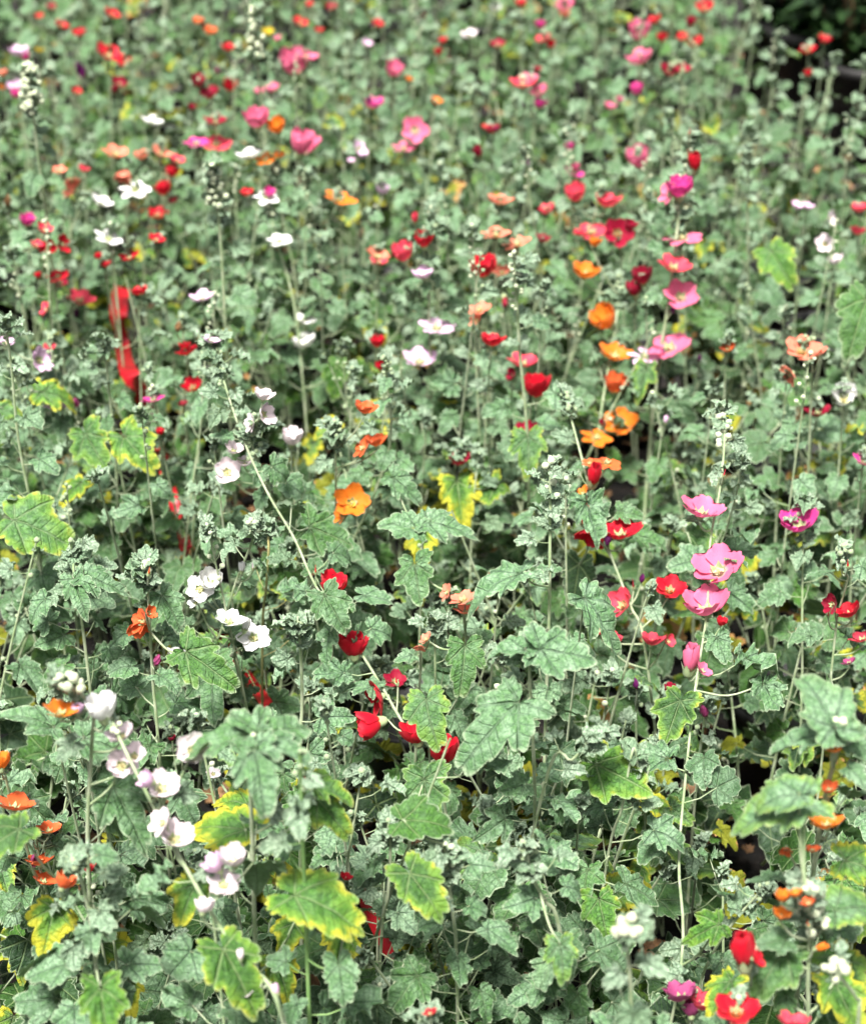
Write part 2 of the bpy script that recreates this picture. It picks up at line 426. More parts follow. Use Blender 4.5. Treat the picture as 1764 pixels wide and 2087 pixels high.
def leafy_shoot(pl, path, r0, q, n, s0, s1, top=True, lo=.12, pet=1.0, yellow=0.0, curl=0.35, tube=True, toneb=0, hmax=9):
    """leaves along a shoot: large old ones low, small crinkled ones at the tip"""
    P = spline(path, 4)
    if tube: pl.tube(P, r0, r0 * .45)
    L = np.concatenate([[0], np.cumsum(np.linalg.norm(np.diff(P, axis=0), axis=1))]); tot = L[-1]
    az = q.random() * 6.28
    for k in range(n):
        f = lo + (1 - lo) * (k + .5 * q.random()) / n; x = f * tot
        p = np.array([np.interp(x, L, P[:, i]) for i in range(3)])
        az += 2.4 + q.uniform(-.5, .5)
        size = (s0 + (s1 - s0) * f ** 1.3) * q.uniform(.75, 1.2)
        out = np.array([math.cos(az), math.sin(az), 0])
        pl_ = size * q.uniform(.6, 1.4) * pet
        tilt = q.uniform(.1, .9) + (f * .5)
        e = p + out * pl_ + np.array([0, 0, pl_ * tilt * .6])
        if e[2] > hmax: continue
        d = out + np.array([q.gauss(0, .3), q.gauss(0, .3), q.uniform(-.75, .25)])
        h = p[2]; old_shaded = max(0, 1 - h / .36)
        u = q.random()
        yel = 0.0
        if u < .05 + .36 * old_shaded + yellow: yel = q.choice([.14, .2, .3, .5, .9, 1.0, 2.0] if old_shaded > .3 else [.1, .14, .18, .26, .4])
        tone = min(1, max(0, q.gauss(.46, .30) - .25 * old_shaded + toneb + yel * .3)); grey = min(1, max(0, .98 * min(1, h / .46) ** 1.6 + q.gauss(0, .2) - yel * .35 + (.25 if f > .8 else 0)))  # lower leaves less downy; also darkened to paint canopy shade into their colour
        kind = 'curl' if (f > .74 and q.random() < .8) or q.random() < curl * .5 else ('big' if q.random() < .35 else 'mid')
        pt_ = (np.array([p, (p + e) / 2 + np.array([0, 0, -pl_ * .12]), e]), max(.0006, size * .022), max(.0005, size * .016), 4) if size > .012 else None
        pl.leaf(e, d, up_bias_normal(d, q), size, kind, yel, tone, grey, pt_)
    if top:
        tip = P[-1]
        for k in range(5):
            a = q.random() * 6.28; d = np.array([math.cos(a), math.sin(a), q.uniform(.2, 1.2)])
            pl.leaf(tip - np.array([0, 0, .004 * k]), d, np.array([-math.cos(a) * .5, -math.sin(a) * .5, 1]), q.uniform(.010, .022), 'curl', 0, .5, min(1, q.uniform(.7, 1.1)))

def add_bud(pl, pos, r, d=(0, 0, 1), cream=False, tipcol=None): pl.buds.append((np.asarray(pos), r, nrm(d), cream, tipcol))
def bud_spike(pl, P, q, n, r, cream=False, spread=1.0, span=1.0):
    """buds packed round the top of a stem polyline P (tip last)"""
    L = np.concatenate([[0], np.cumsum(np.linalg.norm(np.diff(P, axis=0), axis=1))]); tot = L[-1]
    for k in range(n):
        f = 1 - span * (k / n) ** 1.1; p = np.array([np.interp(f * tot, L, P[:, i]) for i in range(3)])
        a = q.random() * 6.28; o = np.array([math.cos(a), math.sin(a), q.uniform(.2, .9)]) * r * spread * (1.4 + 1.1 * (1 - f)) * q.uniform(.7, 1.3)
        if k == 0: o *= .2
        add_bud(pl, p + o, r * q.uniform(.75, 1.15), o + np.array([0, 0, r]), cream)
        if np.linalg.norm(o) > r * 1.2: pl.tube(np.array([p - np.array([0, 0, r]), p + o * .9]), .0008, .0008, 4)

def build_plant(pl, lod_z=2.75):
    root = bpy.data.objects.new(pl.name, None); COL.objects.link(root); root.empty_display_size = .05
    root.location = pl.base; root['label'] = pl.label; root['category'] = pl.cat
    if pl.group: root['group'] = pl.group
    b = pl.base
    if pl.leaves:
        C = np.array([l[0] + l[1][:, 1] * l[2] * .45 for l in pl.leaves]); px, py, pz = proj(C)
        K = KEEPA
        acc = Acc(); vd, ed, rd, lv = [], [], [], []
        for i, (pos, R, size, kind, yel, tone, grey, pet) in enumerate(pl.leaves):
            rp = size * FPX / pz[i] * .42
            m = (K[:, 2] > pz[i]) & ((K[:, 0] - px[i]) ** 2 + (K[:, 1] - py[i]) ** 2 < (K[:, 3] + rp) ** 2)
            if m.any() and not pl.free:
                if nr.rand() < K[m, 4].max(): continue
            if pet: pl.tubes.append(pet)
            far = pz[i] > lod_z or size < .016
            tmp = (TL if far else TH)[kind]; t = tmp[nr.randint(len(tmp))]
            V = (t[0] * np.array([size * nr.uniform(.88, 1.12), size, size])) @ R.T + (pos - b)
            acc.add(V, t[1]); vd.append(t[2]); ed.append(t[3]); rd.append(t[4])
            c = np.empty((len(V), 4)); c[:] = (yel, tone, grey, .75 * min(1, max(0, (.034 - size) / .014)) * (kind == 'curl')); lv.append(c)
        if acc.n:
            V, T = acc.get()
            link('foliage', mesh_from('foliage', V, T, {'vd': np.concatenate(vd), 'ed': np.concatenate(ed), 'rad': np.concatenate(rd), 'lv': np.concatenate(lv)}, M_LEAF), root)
    if pl.tubes:
        acc = Acc()
        for P, r0, r1, sd in pl.tubes:
            V, T = tube(P - b, r0, r1, sd); acc.add(V, T)
        V, T = acc.get(); link('stem', mesh_from('stem', V, T, None, pl.mstem), root)
    for (pos, R, size, kind, yel, tone, grey, var, lab) in pl.hero:
        t = TX[kind][var % len(TX[kind])]; V = (t[0] * size * np.array([.74 + .05 * (var % 5), 1, 1])) @ R.T
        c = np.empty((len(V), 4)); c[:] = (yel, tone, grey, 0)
        o = link('leaf', mesh_from('leaf', V, t[1], {'vd': t[2], 'ed': t[3], 'rad': t[4], 'lv': c}, M_LEAF), root, loc=pos - b)
        if lab: o['label'] = lab
    for (pos, d, size, col, op, seed) in pl.fl:
        zax = nrm(d); xa = nrm(np.cross(zax, [.3, .9, .1])); ya = np.cross(zax, xa)
        sp = Matrix.Rotation(seed * 1.7, 4, 'Z')
        M3 = Matrix(((xa[0], ya[0], zax[0]), (xa[1], ya[1], zax[1]), (xa[2], ya[2], zax[2]))).to_4x4()
        if op < 0:
            mt = Matrix.Translation(Vector(pos - b)) @ M3 @ sp @ Matrix.Scale(size * 1.05, 4)
            link('wilted_flower', wilt_data(seed, col), root, mtx=mt); continue
        me, sc = flower_data(op, seed, col)
        mt = Matrix.Translation(Vector(pos - b)) @ M3 @ sp @ Matrix.Scale(size, 4)
        f = link('flower', me, root, mtx=mt)
        link('calyx', D_CALYX, f, mtx=Matrix.Scale(sc * (1.0 if op < .4 else .95), 4))
        if op > .3: link('stamen', D_STAMEN, f, mtx=Matrix.Scale(sc * .62, 4))
    for (pos, r, d, cream, tip) in pl.buds:
        zax = nrm(d); xa = nrm(np.cross(zax, [.31, .9, .13])); ya = np.cross(zax, xa)
        M3 = Matrix(((xa[0], ya[0], zax[0]), (xa[1], ya[1], zax[1]), (xa[2], ya[2], zax[2]))).to_4x4()
        bo = link('bud', D_CREAM if cream else D_BUD, root, mtx=Matrix.Translation(Vector(pos - b)) @ M3 @ Matrix.Scale(r, 4))
        if tip:
            me, sc = flower_data(0, 1, tip)
            link('petal_tip', me, bo, mtx=Matrix.Translation((0, 0, .1)) @ Matrix.Scale(2.2, 4))
    if pl.pot:
        link('pot', D_POT, root)
    return root
def pot_mesh():
    prof = [(.0, .004), (.062, .004), (.066, .01), (.080, .145), (.086, .146), (.087, .165), (.082, .166), (.079, .15), (.0, .148)]
    na = 28; V = [(r * math.cos(j * 2 * math.pi / na), r * math.sin(j * 2 * math.pi / na), z) for r, z in prof for j in range(na)]
    return mesh_from('pot', np.array(V), grid_tris(len(prof), na, True), None, M_POT, flat=False)
D_POT = pot_mesh()

# ------------------------------------------------------------------ flowering stems seen in the photo
# key: tip height, image path (tip first), radius mm at tip/base, buds, bud radius mm, cream?, leaf count along it, label
STEMS = {
 'pk': (.74, [(1410,268),(1398,340),(1383,440),(1362,600),(1345,730),(1325,900)], 2.4,3.4, 22,3.2,1, 8, 'tallest spire of pink blooms with one closed red cup just under its cream bud tip'),
 'or': (.50, [(1262,560),(1258,640),(1240,740),(1225,830),(1215,930)], 1.7,2.4, 7,3.2,0, 10, 'stem strung with five orange cups right beside the tallest pink spire'),
 'rd': (.60, [(1150,795),(1165,860),(1185,935),(1208,1020),(1240,1120),(1285,1240),(1312,1310)], 1.6,2.2, 16,3.4,0, 6, 'leaning stem with round green buds above a red cup and open red blooms'),
 'rl': (.66, [(432,688),(455,770),(500,900),(545,1010),(600,1100),(645,1190),(720,1310),(775,1400),(830,1480),(888,1548)], 1.3,2.1, 12,3.0,0, 20, 'very long leaning stem with red cups strung along its lower end'),
 'sb': (.62, [(525,850),(512,905),(545,985),(570,1045),(612,1130)], 1.2,1.8, 22,3.6,0, 6, 'spike of pale green buds crossing the long leaning red-flowered stem'),
 'sp': (.66, [(1122,945),(1120,1100),(1118,1250),(1114,1400),(1108,1590)], 2.0,2.7, 10,4.2,1, 12, 'tall flowerless stem with a frosted cream tip standing upright right of centre'),
 'bl': (.67, [(1078,1305),(1078,1370),(1083,1460),(1090,1660)], 1.6,2.6, 4,3.5,1, 3, 'upright stem with a big grey leaf pair at its tip and huge toothed leaf below'),
 'pm': (.66, [(1472,838),(1475,900),(1464,1000),(1448,1110),(1440,1250),(1414,1400),(1400,1560),(1384,1760),(1386,1960)], 1.5,1.7, 16,3.8,1, 7, 'long stem with three large open pink blooms and one folded pink bloom'),
 'ob': (.60, [(296,1140),(302,1230),(310,1390),(322,1480)], 1.6,2.4, 9,3.6,1, 9, 'downy stem with cream buds at its tip and one double orange bloom'),
 'lf': (.60, [(146,1095),(152,1180),(165,1270),(182,1370)], 1.9,2.5, 7,3.2,0, 14, 'bushy downy stem with crinkled grey leaves left of the orange double bloom'),
 'wo': (.72, [(122,1372),(185,1440),(184,1540),(181,1750)], 1.6,2.6, 9,4.6,1, 5, 'stem topped by cream buds with an orange bloom and a white bloom side by side'),
 'bw': (.68, [(225,1470),(262,1530),(310,1640),(345,1720),(430,1850),(480,1930),(512,1985),(580,2087)], 1.6,2.6, 4,3.4,1, 4, 'leaning stem strung with round blush white blooms down to the lower edge'),
 'b2': (.60, [(470,1740),(450,1775),(425,1840),(440,1900)], 1.2,1.6, 3,3.2,1, 2, 'short stem with lilac and blush cups above a yellow-rimmed leaf'),
 'tl': (.70, [(515,1495),(512,1600),(514,1740),(520,1920)], 1.9,2.8, 4,3.6,1, 5, 'upright stem crowned by a star of broad pale green leaves'),
 'gs': (.72, [(612,1520),(616,1700),(622,1880),(632,2100)], 1.8,2.6, 6,3.0,0, 16, 'smooth bright green stem with narrow feathery tip beside large yellow leaf'),
 'g1': (.74, [(12,650),(22,760),(38,900),(72,1065)], 1.8,2.6, 9,3.0,0, 14, 'tall grey stem rising at the far edge beside a yellow-edged leaf'),
 'g2': (.60, [(212,688),(222,800),(234,920),(242,1045)], 1.9,2.6, 12,3.0,0, 14, 'straight downy stem with crinkled silver tip left of the red tape'),
 'g3': (.72, [(430,335),(440,400),(450,510),(460,670)], 2.2,3.2, 44,3.6,1, 6, 'flowerless spire packed with cream-green buds behind the leaning stem'),
 'g4': (.72, [(1046,510),(1052,600),(1060,730),(1074,895)], 2.2,3.0, 26,3.0,1, 8, 'slender silver stem in front of coral blooms near the middle'),
 'g5': (.62, [(782,725),(790,800),(795,900),(760,1010),(695,1170)], 1.6,2.3, 18,3.2,0, 12, 'stem with silvery leaf tuft and bud cluster beside the orange cup'),
 'g6': (.58, [(682,855),(684,930),(683,1050),(678,1140)], 1.5,2.1, 12,3.4,0, 5, 'thin stem tipped with round green buds just left of the large orange bloom'),
 'g7': (.62, [(893,455),(876,500),(873,600),(878,760)], 1.7,2.3, 22,3.2,0, 4, 'bud-topped stem holding lilac pink saucers'),
 'g8': (.66, [(1527,268),(1524,330),(1522,420),(1524,610)], 2.0,3.0, 26,3.2,0, 2, 'slim spire of round green buds right of the tallest pink spire'),
 'g9': (.72, [(1712,1460),(1706,1530),(1682,1640),(1652,1790)], 2.3,3.0, 5,4.2,1, 3, 'thick pale stem with big leaf star and orange blooms at the far edge'),
 'ga': (.62, [(1640,1810),(1652,1880),(1645,2000),(1640,2100)], 1.8,2.4, 22,4.2,1, 4, 'stem clustered with pale buds and small orange half-open blooms'),
 'gb': (.62, [(1275,1890),(1280,1950),(1285,2100)], 1.8,2.4, 13,4.6,1, 10, 'silver stem topped by fat cream buds near the lower edge'),
 'gc': (.58, [(545,395),(562,480),(598,620),(618,790)], 1.7,2.4, 18,3.2,1, 4, 'slanting stem with white saucers and a magenta wisp at its tip'),
 'gd': (.56, [(100,690),(128,830),(155,1010)], 1.3,2.0, 8,3.0,0, 6, 'slanting thin stem crossing the lilac bloom'),
 'ge': (.60, [(608,1262),(612,1330),(615,1440),(612,1540)], 2.0,2.6, 8,3.2,0, 12, 'downy stem with woolly crinkled tip left of the folded red cups'),
 'gf': (.56, [(1068,1720),(1085,1780),(1110,1840),(1142,1910)], 2.0,2.4, 6,3.2,0, 12, 'leaning woolly stem with silver leaves below the tall flowerless stem'),
 'gg': (.52, [(1640,1020),(1636,1130),(1632,1260),(1634,1400)], 1.4,2.0, 5,3.0,0, 7, 'slim stem carrying the single magenta bloom above the dark leaves'),
 'gh': (.50, [(862,1090),(858,1180),(855,1290),(850,1370)], 1.4,1.9, 3,3.0,0, 4, 'stem with a spreading three-leaf crown in front of the orange dead leaf'),
 'gi': (.50, [(886,1262),(886,1330),(887,1400),(888,1480)], 1.4,1.8, 3,3.0,0, 9, 'short stem with feathery silver crown between the salmon blooms'),
 'gj': (.55, [(545,1075),(548,1120),(542,1200),(534,1290)], 1.6,2.0, 2,3.0,0, 2, 'bare tan stem rising behind the white blooms'),
 'gk': (.80, [(60,135),(66,200),(76,300),(92,440)], 2.2,3.2, 60,3.8,1, 4, 'tall fluffy cream spire near the upper corner'),
 'gl': (.80, [(520,20),(522,100),(530,180),(540,300)], 2.2,3.2, 50,3.6,1, 4, 'fluffy cream spire left of the magenta blooms in the back rows'),
 'gm': (.58, [(560,330),(566,380),(580,470),(600,560)], 1.7,2.3, 16,3.4,1, 2, 'stem with cream buds beneath the orange star bloom in the rear'),
 'gn': (.56, [(1720,1115),(1712,1160),(1728,1180),(1708,1260),(1695,1330)], 1.2,1.8, 8,3.6,0, 3, 'branched stem with a dark crimson and bright red bloom at the far edge'),
 'go': (.42, [(770,1355),(800,1395),(815,1420)], 1.0,1.5, 3,3.2,0, 3, 'small stem with a dim rusty red bloom behind the leaning stem'),
 'gp': (.60, [(520,1060),(512,1110),(480,1190),(448,1290),(430,1330)], 1.5,2.0, 14,3.6,1, 3, 'slanting stem with cream buds and three open white blooms'),
 'gq': (.58, [(1205,1495),(1165,1545),(1118,1580)], 1.7,2.2, 0,3.0,0, 6, 'side stem branching low beside the lime yellow-edged leaf'),
 'gr': (.52, [(1300,1575),(1290,1530),(1265,1640),(1240,1740)], 1.3,1.8, 2,3.0,0, 6, 'arching stem below the lime yellow-edged leaf'),
 'gt': (.58, [(1510,930),(1500,1000),(1480,1090),(1462,1140)], 1.3,1.8, 4,3.0,0, 8, 'stem with pale flat leaves right of the cream bud spike'),
 'gu': (.60, [(150,1745),(165,1800),(185,1900),(200,2000),(200,2087)], 1.9,2.6, 6,3.4,0, 14, 'woolly stem with silver leaf tuft in the lower corner beside orange blooms'),
 'gv': (.52, [(790,1680),(795,1740),(790,1820),(778,1900)], 1.6,2.2, 5,3.2,0, 8, 'stem with a round smooth green leaf on top beside large yellow leaf'),
 'gw': (.54, [(905,1730),(915,1800),(925,1880),(930,1960)], 1.8,2.3, 9,3.4,1, 11, 'silver stem with a cream knot of buds in the lower middle'),
 'gx': (.60, [(1690,1960),(1745,2040),(1750,2100)], 1.8,2.3, 8,4.2,1, 6, 'stem with fat cream buds in the very corner below the yellow-rimmed leaf'),
 'gy': (.46, [(1560,1795),(1500,1870),(1450,1960),(1420,2030)], 1.5,2.0, 3,3.0,0, 8, 'slanting low stem above the shiny crimson cup'),
 'gz': (.42, [(975,930),(965,1010),(960,1100)], 1.1,1.5, 2,3.0,0, 5, 'low thin stem beside yellowing leaves in the middle'),
}
FL = '''
1404 270 12 R 0 u pk|1402 312 13 R 0 u pk|1416 337 34 R .18 u pk|1384 384 48 M .4 u pk|1360 392 42 P .6 l pk|1390 481 70 P 1 u pk|1374 536 60 K .6 u pk|1388 598 64 P .65 c pk|1372 627 20 V -1 d pk|1360 696 78 P .85 u pk|1314 723 62 L .95 u pk|1350 722 20 V -1 u pk
1234 652 46 O .35 l or|1253 717 62 O .75 u or|1254 783 46 T .4 u or|1262 858 62 O .75 c or|1215 890 58 O .95 u or|1226 862 20 C -1 u or|1210 494 22 O .4 u or|1192 546 50 O .55 u or
1209 975 42 R .12 u rd|1185 1003 30 O .6 l rd|1237 941 50 T 1 u rd|1200 940 30 T .8 u rd|1205 1052 56 R .5 r rd|1262 1078 78 R .7 u rd|1205 1100 54 R .55 d rd|1238 1098 24 V -1 d rd|1258 1226 56 K .55 l rd|1290 1193 16 C 0 u rd|1308 1180 20 V -1 u rd|1365 1197 56 R .6 c rd|1222 1281 30 K .5 u rd|1248 1306 32 K .4 u rd|1328 1298 42 K .5 u rd|1366 1305 26 K .5 r rd
643 1163 15 R 0 u rl|677 1192 52 R .4 u rl|721 1319 54 R .25 u rl|762 1424 70 R .6 dl rl|757 1476 56 R .35 dl rl|847 1496 54 R .25 u rl|896 1475 26 K .5 r rl|905 1534 60 R .4 u rl|899 1514 22 V -1 u rl|808 1390 16 R 0 u rl
538 800 38 B .5 u sb|545 842 38 B .5 r sb|508 862 36 B .6 l sb|478 910 36 B .5 u sb|498 938 30 B .5 u sb|464 958 48 B .55 c sb
1430 1033 80 P .7 u pm|1460 1152 92 P .65 c pm|1435 1221 82 P .5 u pm|1406 1352 52 P .2 u pm|1434 1364 36 P .7 r pm|1470 1268 22 R .4 u pm|1475 966 13 K 0 u pm
283 1267 46 T .7 l ob|284 1282 40 T .5 d ob|308 1247 26 T .5 r ob|303 1167 15 T 0 u ob|320 1348 26 Q -1 u ob|358 1328 36 W .7 u ob
125 1443 66 O .75 u wo|158 1446 24 L .3 u wo|208 1449 54 W .3 u wo|242 1490 50 B .45 c wo|272 1534 44 B .5 c wo|248 1556 56 B .45 c wo
332 1596 62 B .45 c bw|300 1590 34 L .3 l bw|360 1697 66 B .45 c bw|324 1674 52 B .7 l bw|490 1950 20 B .1 u bw|497 2003 56 B .5 c bw|563 2020 20 L .1 u bw|415 1848 36 B .4 u bw|393 1525 58 B .5 c bw|300 1990 1 B 0 u bw
476 1750 46 B .25 c b2|438 1763 42 L .3 l b2|455 1797 62 B .75 c b2
718 1020 66 O .75 c g6|692 1046 40 O .6 l g6|765 893 40 T .55 u g6|733 909 42 T .8 l g6|745 826 42 T .45 u g6
860 552 38 L .5 u g7|890 657 66 L .8 u g7|855 727 62 L .6 u g7|845 447 20 K .2 u g7|862 490 36 R .35 u g7|821 518 38 K .4 u g7
1625 1056 68 M .5 u gg|
1688 1601 36 T .5 u g9|1682 1673 62 O .6 u g9|1697 1520 34 O .5 u g9|1655 1729 32 T .6 u g9|1600 1738 26 T .5 d g9|1718 1468 1 O 0 u g9
1593 1828 28 O .4 u ga|1620 1817 28 O .5 u ga|1645 1836 28 T .5 u ga|1592 1860 34 O .5 u ga|1668 1932 24 O .2 r ga|1647 1885 12 T 0 u ga
502 388 26 R .5 u gc|543 399 46 W .95 u gc|548 392 22 M .4 u gc|570 483 46 W .8 u gc|622 645 36 W .85 u gc|618 690 44 W .5 u gc
85 732 50 L .75 r gd|118 822 52 L .6 u gd|12 694 30 L .6 u gd
975 313 22 C .2 u|690 404 56 O .9 u|
565 258 32 O .4 u gm|540 320 38 O .8 u gm|505 311 46 W .6 u gm|522 243 46 P .3 u gm|568 312 22 O .5 u gm
1725 1239 48 R .5 u gn|1690 1231 38 C .7 l gn|1687 1251 15 K 0 u gn|1727 1152 15 R 0 u gn|1755 1296 46 K .6 u gn|1728 1347 28 Q .6 u gn
805 1384 42 C .7 c go|
405 1198 50 W .75 c gp|427 1184 44 W .4 c gp|396 1225 30 W .6 l gp|467 1259 56 W .75 u gp|517 1294 60 W .85 c gp|500 1278 24 W .2 u gp|492 1160 20 W .15 u gp|515 1156 14 B 0 u gp
430 690 34 L .6 u rl|390 782 36 R .5 c|380 712 38 R .6 u|375 700 22 R .5 u
1019 1182 40 S .4 u|1019 1182 1 S .4 u|940 1213 52 S .8 u|905 1206 32 S .8 l|950 1240 42 S .7 u|866 1300 26 S .6 l|855 1322 24 S .6 d
1515 1950 60 R .2 u|1548 1952 34 R .5 r|1385 2015 60 Q .55 u|1436 2034 58 K .5 u|1408 2056 40 Q .4 u|1500 2055 74 R .75 c|1617 2074 56 K .5 u
30 1633 70 T .7 u|100 1686 44 T .6 u|68 1706 18 V -1 u|80 1751 48 T .6 u|70 1756 26 Q -1 u|90 1790 44 T .6 u|132 1797 38 T .4 u|180 1770 22 R .4 u|0 1556 34 O .4 u|168 1515 22 C .5 u
80 30 16 R .5 u|125 48 24 R .6 u|160 62 24 R .5 u|228 25 30 R .7 u|105 10 18 C .5 u|37 98 34 L .5 u|52 115 16 M .4 u|80 98 16 Y .5 u
222 106 48 R .6 u|252 122 26 R .5 u|165 145 32 V -1 u|5 145 18 S .5 u|3 175 14 O .5 u|28 172 26 L .5 u|30 192 16 M .3 u|243 165 28 C .5 u|235 182 16 C .4 u|157 183 18 R .5 u
403 38 20 T .5 u|428 57 26 T .5 u|465 92 24 R .5 u|545 62 20 Y .5 u|565 75 14 P .5 u|598 133 48 P .35 u|625 110 40 P .6 u
402 165 26 C .4 u|425 185 34 C .5 u|468 175 26 R .4 u|443 145 18 Q -1 u|555 175 24 P .5 u|528 182 18 P .5 u|390 218 14 C .4 u|438 242 40 C .7 u|310 243 38 W .6 u
400 290 42 M .9 u|440 285 52 K .85 u|235 307 44 S .7 u|287 312 26 S .5 u|328 307 36 S .7 u|362 323 28 K .6 u
120 345 26 S .6 u|170 340 20 K .5 u|143 385 36 S .6 l|148 372 28 S .6 d|254 356 30 S .4 d|350 352 22 R .4 u|275 383 56 W .95 u|207 408 38 W .7 u|333 385 30 R .4 u|352 405 18 C .5 u
320 433 36 R .6 u|56 450 26 M .3 u|92 462 28 K .5 u|75 495 22 K .5 u|97 505 30 R .7 c|130 495 34 R .6 r|15 410 26 D -1 u|223 478 50 W .8 u|318 485 28 R .7 u|262 520 36 R .6 u|200 522 14 R .4 u
612 42 30 R .6 u|650 58 16 R .5 u|630 6 14 R .5 u|675 10 22 C .5 u|770 44 22 R .5 u|757 52 12 V -1 u|748 85 20 L .5 u|802 143 32 P .3 u|762 203 36 M .5 u|752 204 16 V -1 u
902 78 18 R .5 u|893 105 16 R .4 u|955 68 28 B .6 u|1010 12 20 W .5 u|1060 2 20 R .5 u|1013 88 26 C .6 u|889 202 20 O .5 u|833 158 14 O .5 u
844 262 46 P .6 c|823 300 42 P .9 u|615 297 48 P .35 u|733 300 28 L .6 r|738 315 18 L .5 u|715 325 14 L .5 u|780 387 22 L .4 u
1065 165 46 K .6 u|1078 155 34 P .5 u|1096 180 32 P .5 u|1098 212 22 M .4 u|1068 215 14 V -1 u|1095 138 16 C .5 u|1105 75 32 K .7 u|1100 50 18 M .3 u|1123 90 16 R .4 u|1150 5 34 P .5 u|1150 28 18 S .4 u
1003 258 28 C .5 u|988 256 14 R .5 u|1010 265 14 V -1 u|1160 300 18 M .4 u|1172 345 38 M .8 u|1075 333 14 V -1 u|1172 340 16 P .3 u
1017 404 44 S .6 u|1010 468 52 S .85 u|1053 495 52 S .9 u|770 515 44 S .7 u|772 530 30 K .6 u|1113 421 30 K .5 u|1105 482 26 C .5 u|1173 397 34 K .35 u|985 545 48 R .4 u|1022 550 34 S .6 u
1332 35 26 R .5 u|1302 64 40 P .4 u|1302 110 44 P .5 u|1297 182 24 M .4 u|1242 212 20 P .5 u|1262 203 12 P .4 u|1435 9 32 R .5 u|1347 78 18 R .4 u|1392 70 26 R .5 u|1415 80 30 R .5 u|1363 138 34 C .5 u|1390 138 32 C .6 u|1408 44 18 C .4 u
1645 98 30 R .6 u|1680 75 24 R .5 u|1647 148 14 R .4 u|1302 325 40 P .4 u|1237 402 44 K .45 u|1205 463 58 K .8 u|1258 472 50 C .7 c|1282 460 22 C .4 u|1180 470 22 K .5 u
1750 418 30 K .5 u|1748 465 28 K .5 u|1625 415 24 L .5 u|1645 417 20 L .5 u|1695 443 28 B .7 r|1680 495 32 B .6 c|1700 526 28 B .5 u
215 535 18 R .5 u|163 605 48 K .75 u|282 587 30 R .5 u|90 628 28 K .6 l|78 562 12 R .4 u|118 562 40 R .9 u|122 575 30 C .9 u|100 705 22 K .5 u|155 640 18 V -1 u|410 602 42 L .7 u|310 808 40 M .8 u|372 820 18 K .5 u|155 822 20 Q -1 u|325 880 16 R .4 u|363 667 22 D -1 u
595 893 38 B .25 u|768 697 26 R .4 u|975 625 40 S .8 u|968 650 28 S .6 l|1028 610 20 C .1 d|1002 687 42 R .45 u|1065 732 52 K .6 u|1040 762 24 C .5 l|1092 791 48 R .35 u|1070 870 38 C .5 u|937 930 40 C .5 u|775 748 18 R .3 u
1308 565 36 C .4 u|1293 591 30 C .3 u|1633 708 58 S .6 c|1664 715 34 S .6 u|1605 765 42 S .7 dl|1720 808 44 W .35 c|1482 705 26 T .5 u|1425 730 14 V -1 u|1665 835 46 C .7 u|1762 935 42 M .65 u|908 1072 1 S 0 u
1295 1395 22 V -1 u|1365 1405 22 C .4 u|1435 1452 28 Q -1 u|1580 855 1 S 0 u|1356 858 14 L .2 u|435 1575 24 B .6 c|350 1505 14 C .3 u|705 1785 22 R .5 u|875 2063 26 R .6 u|860 1122 1 O 0 u
'''
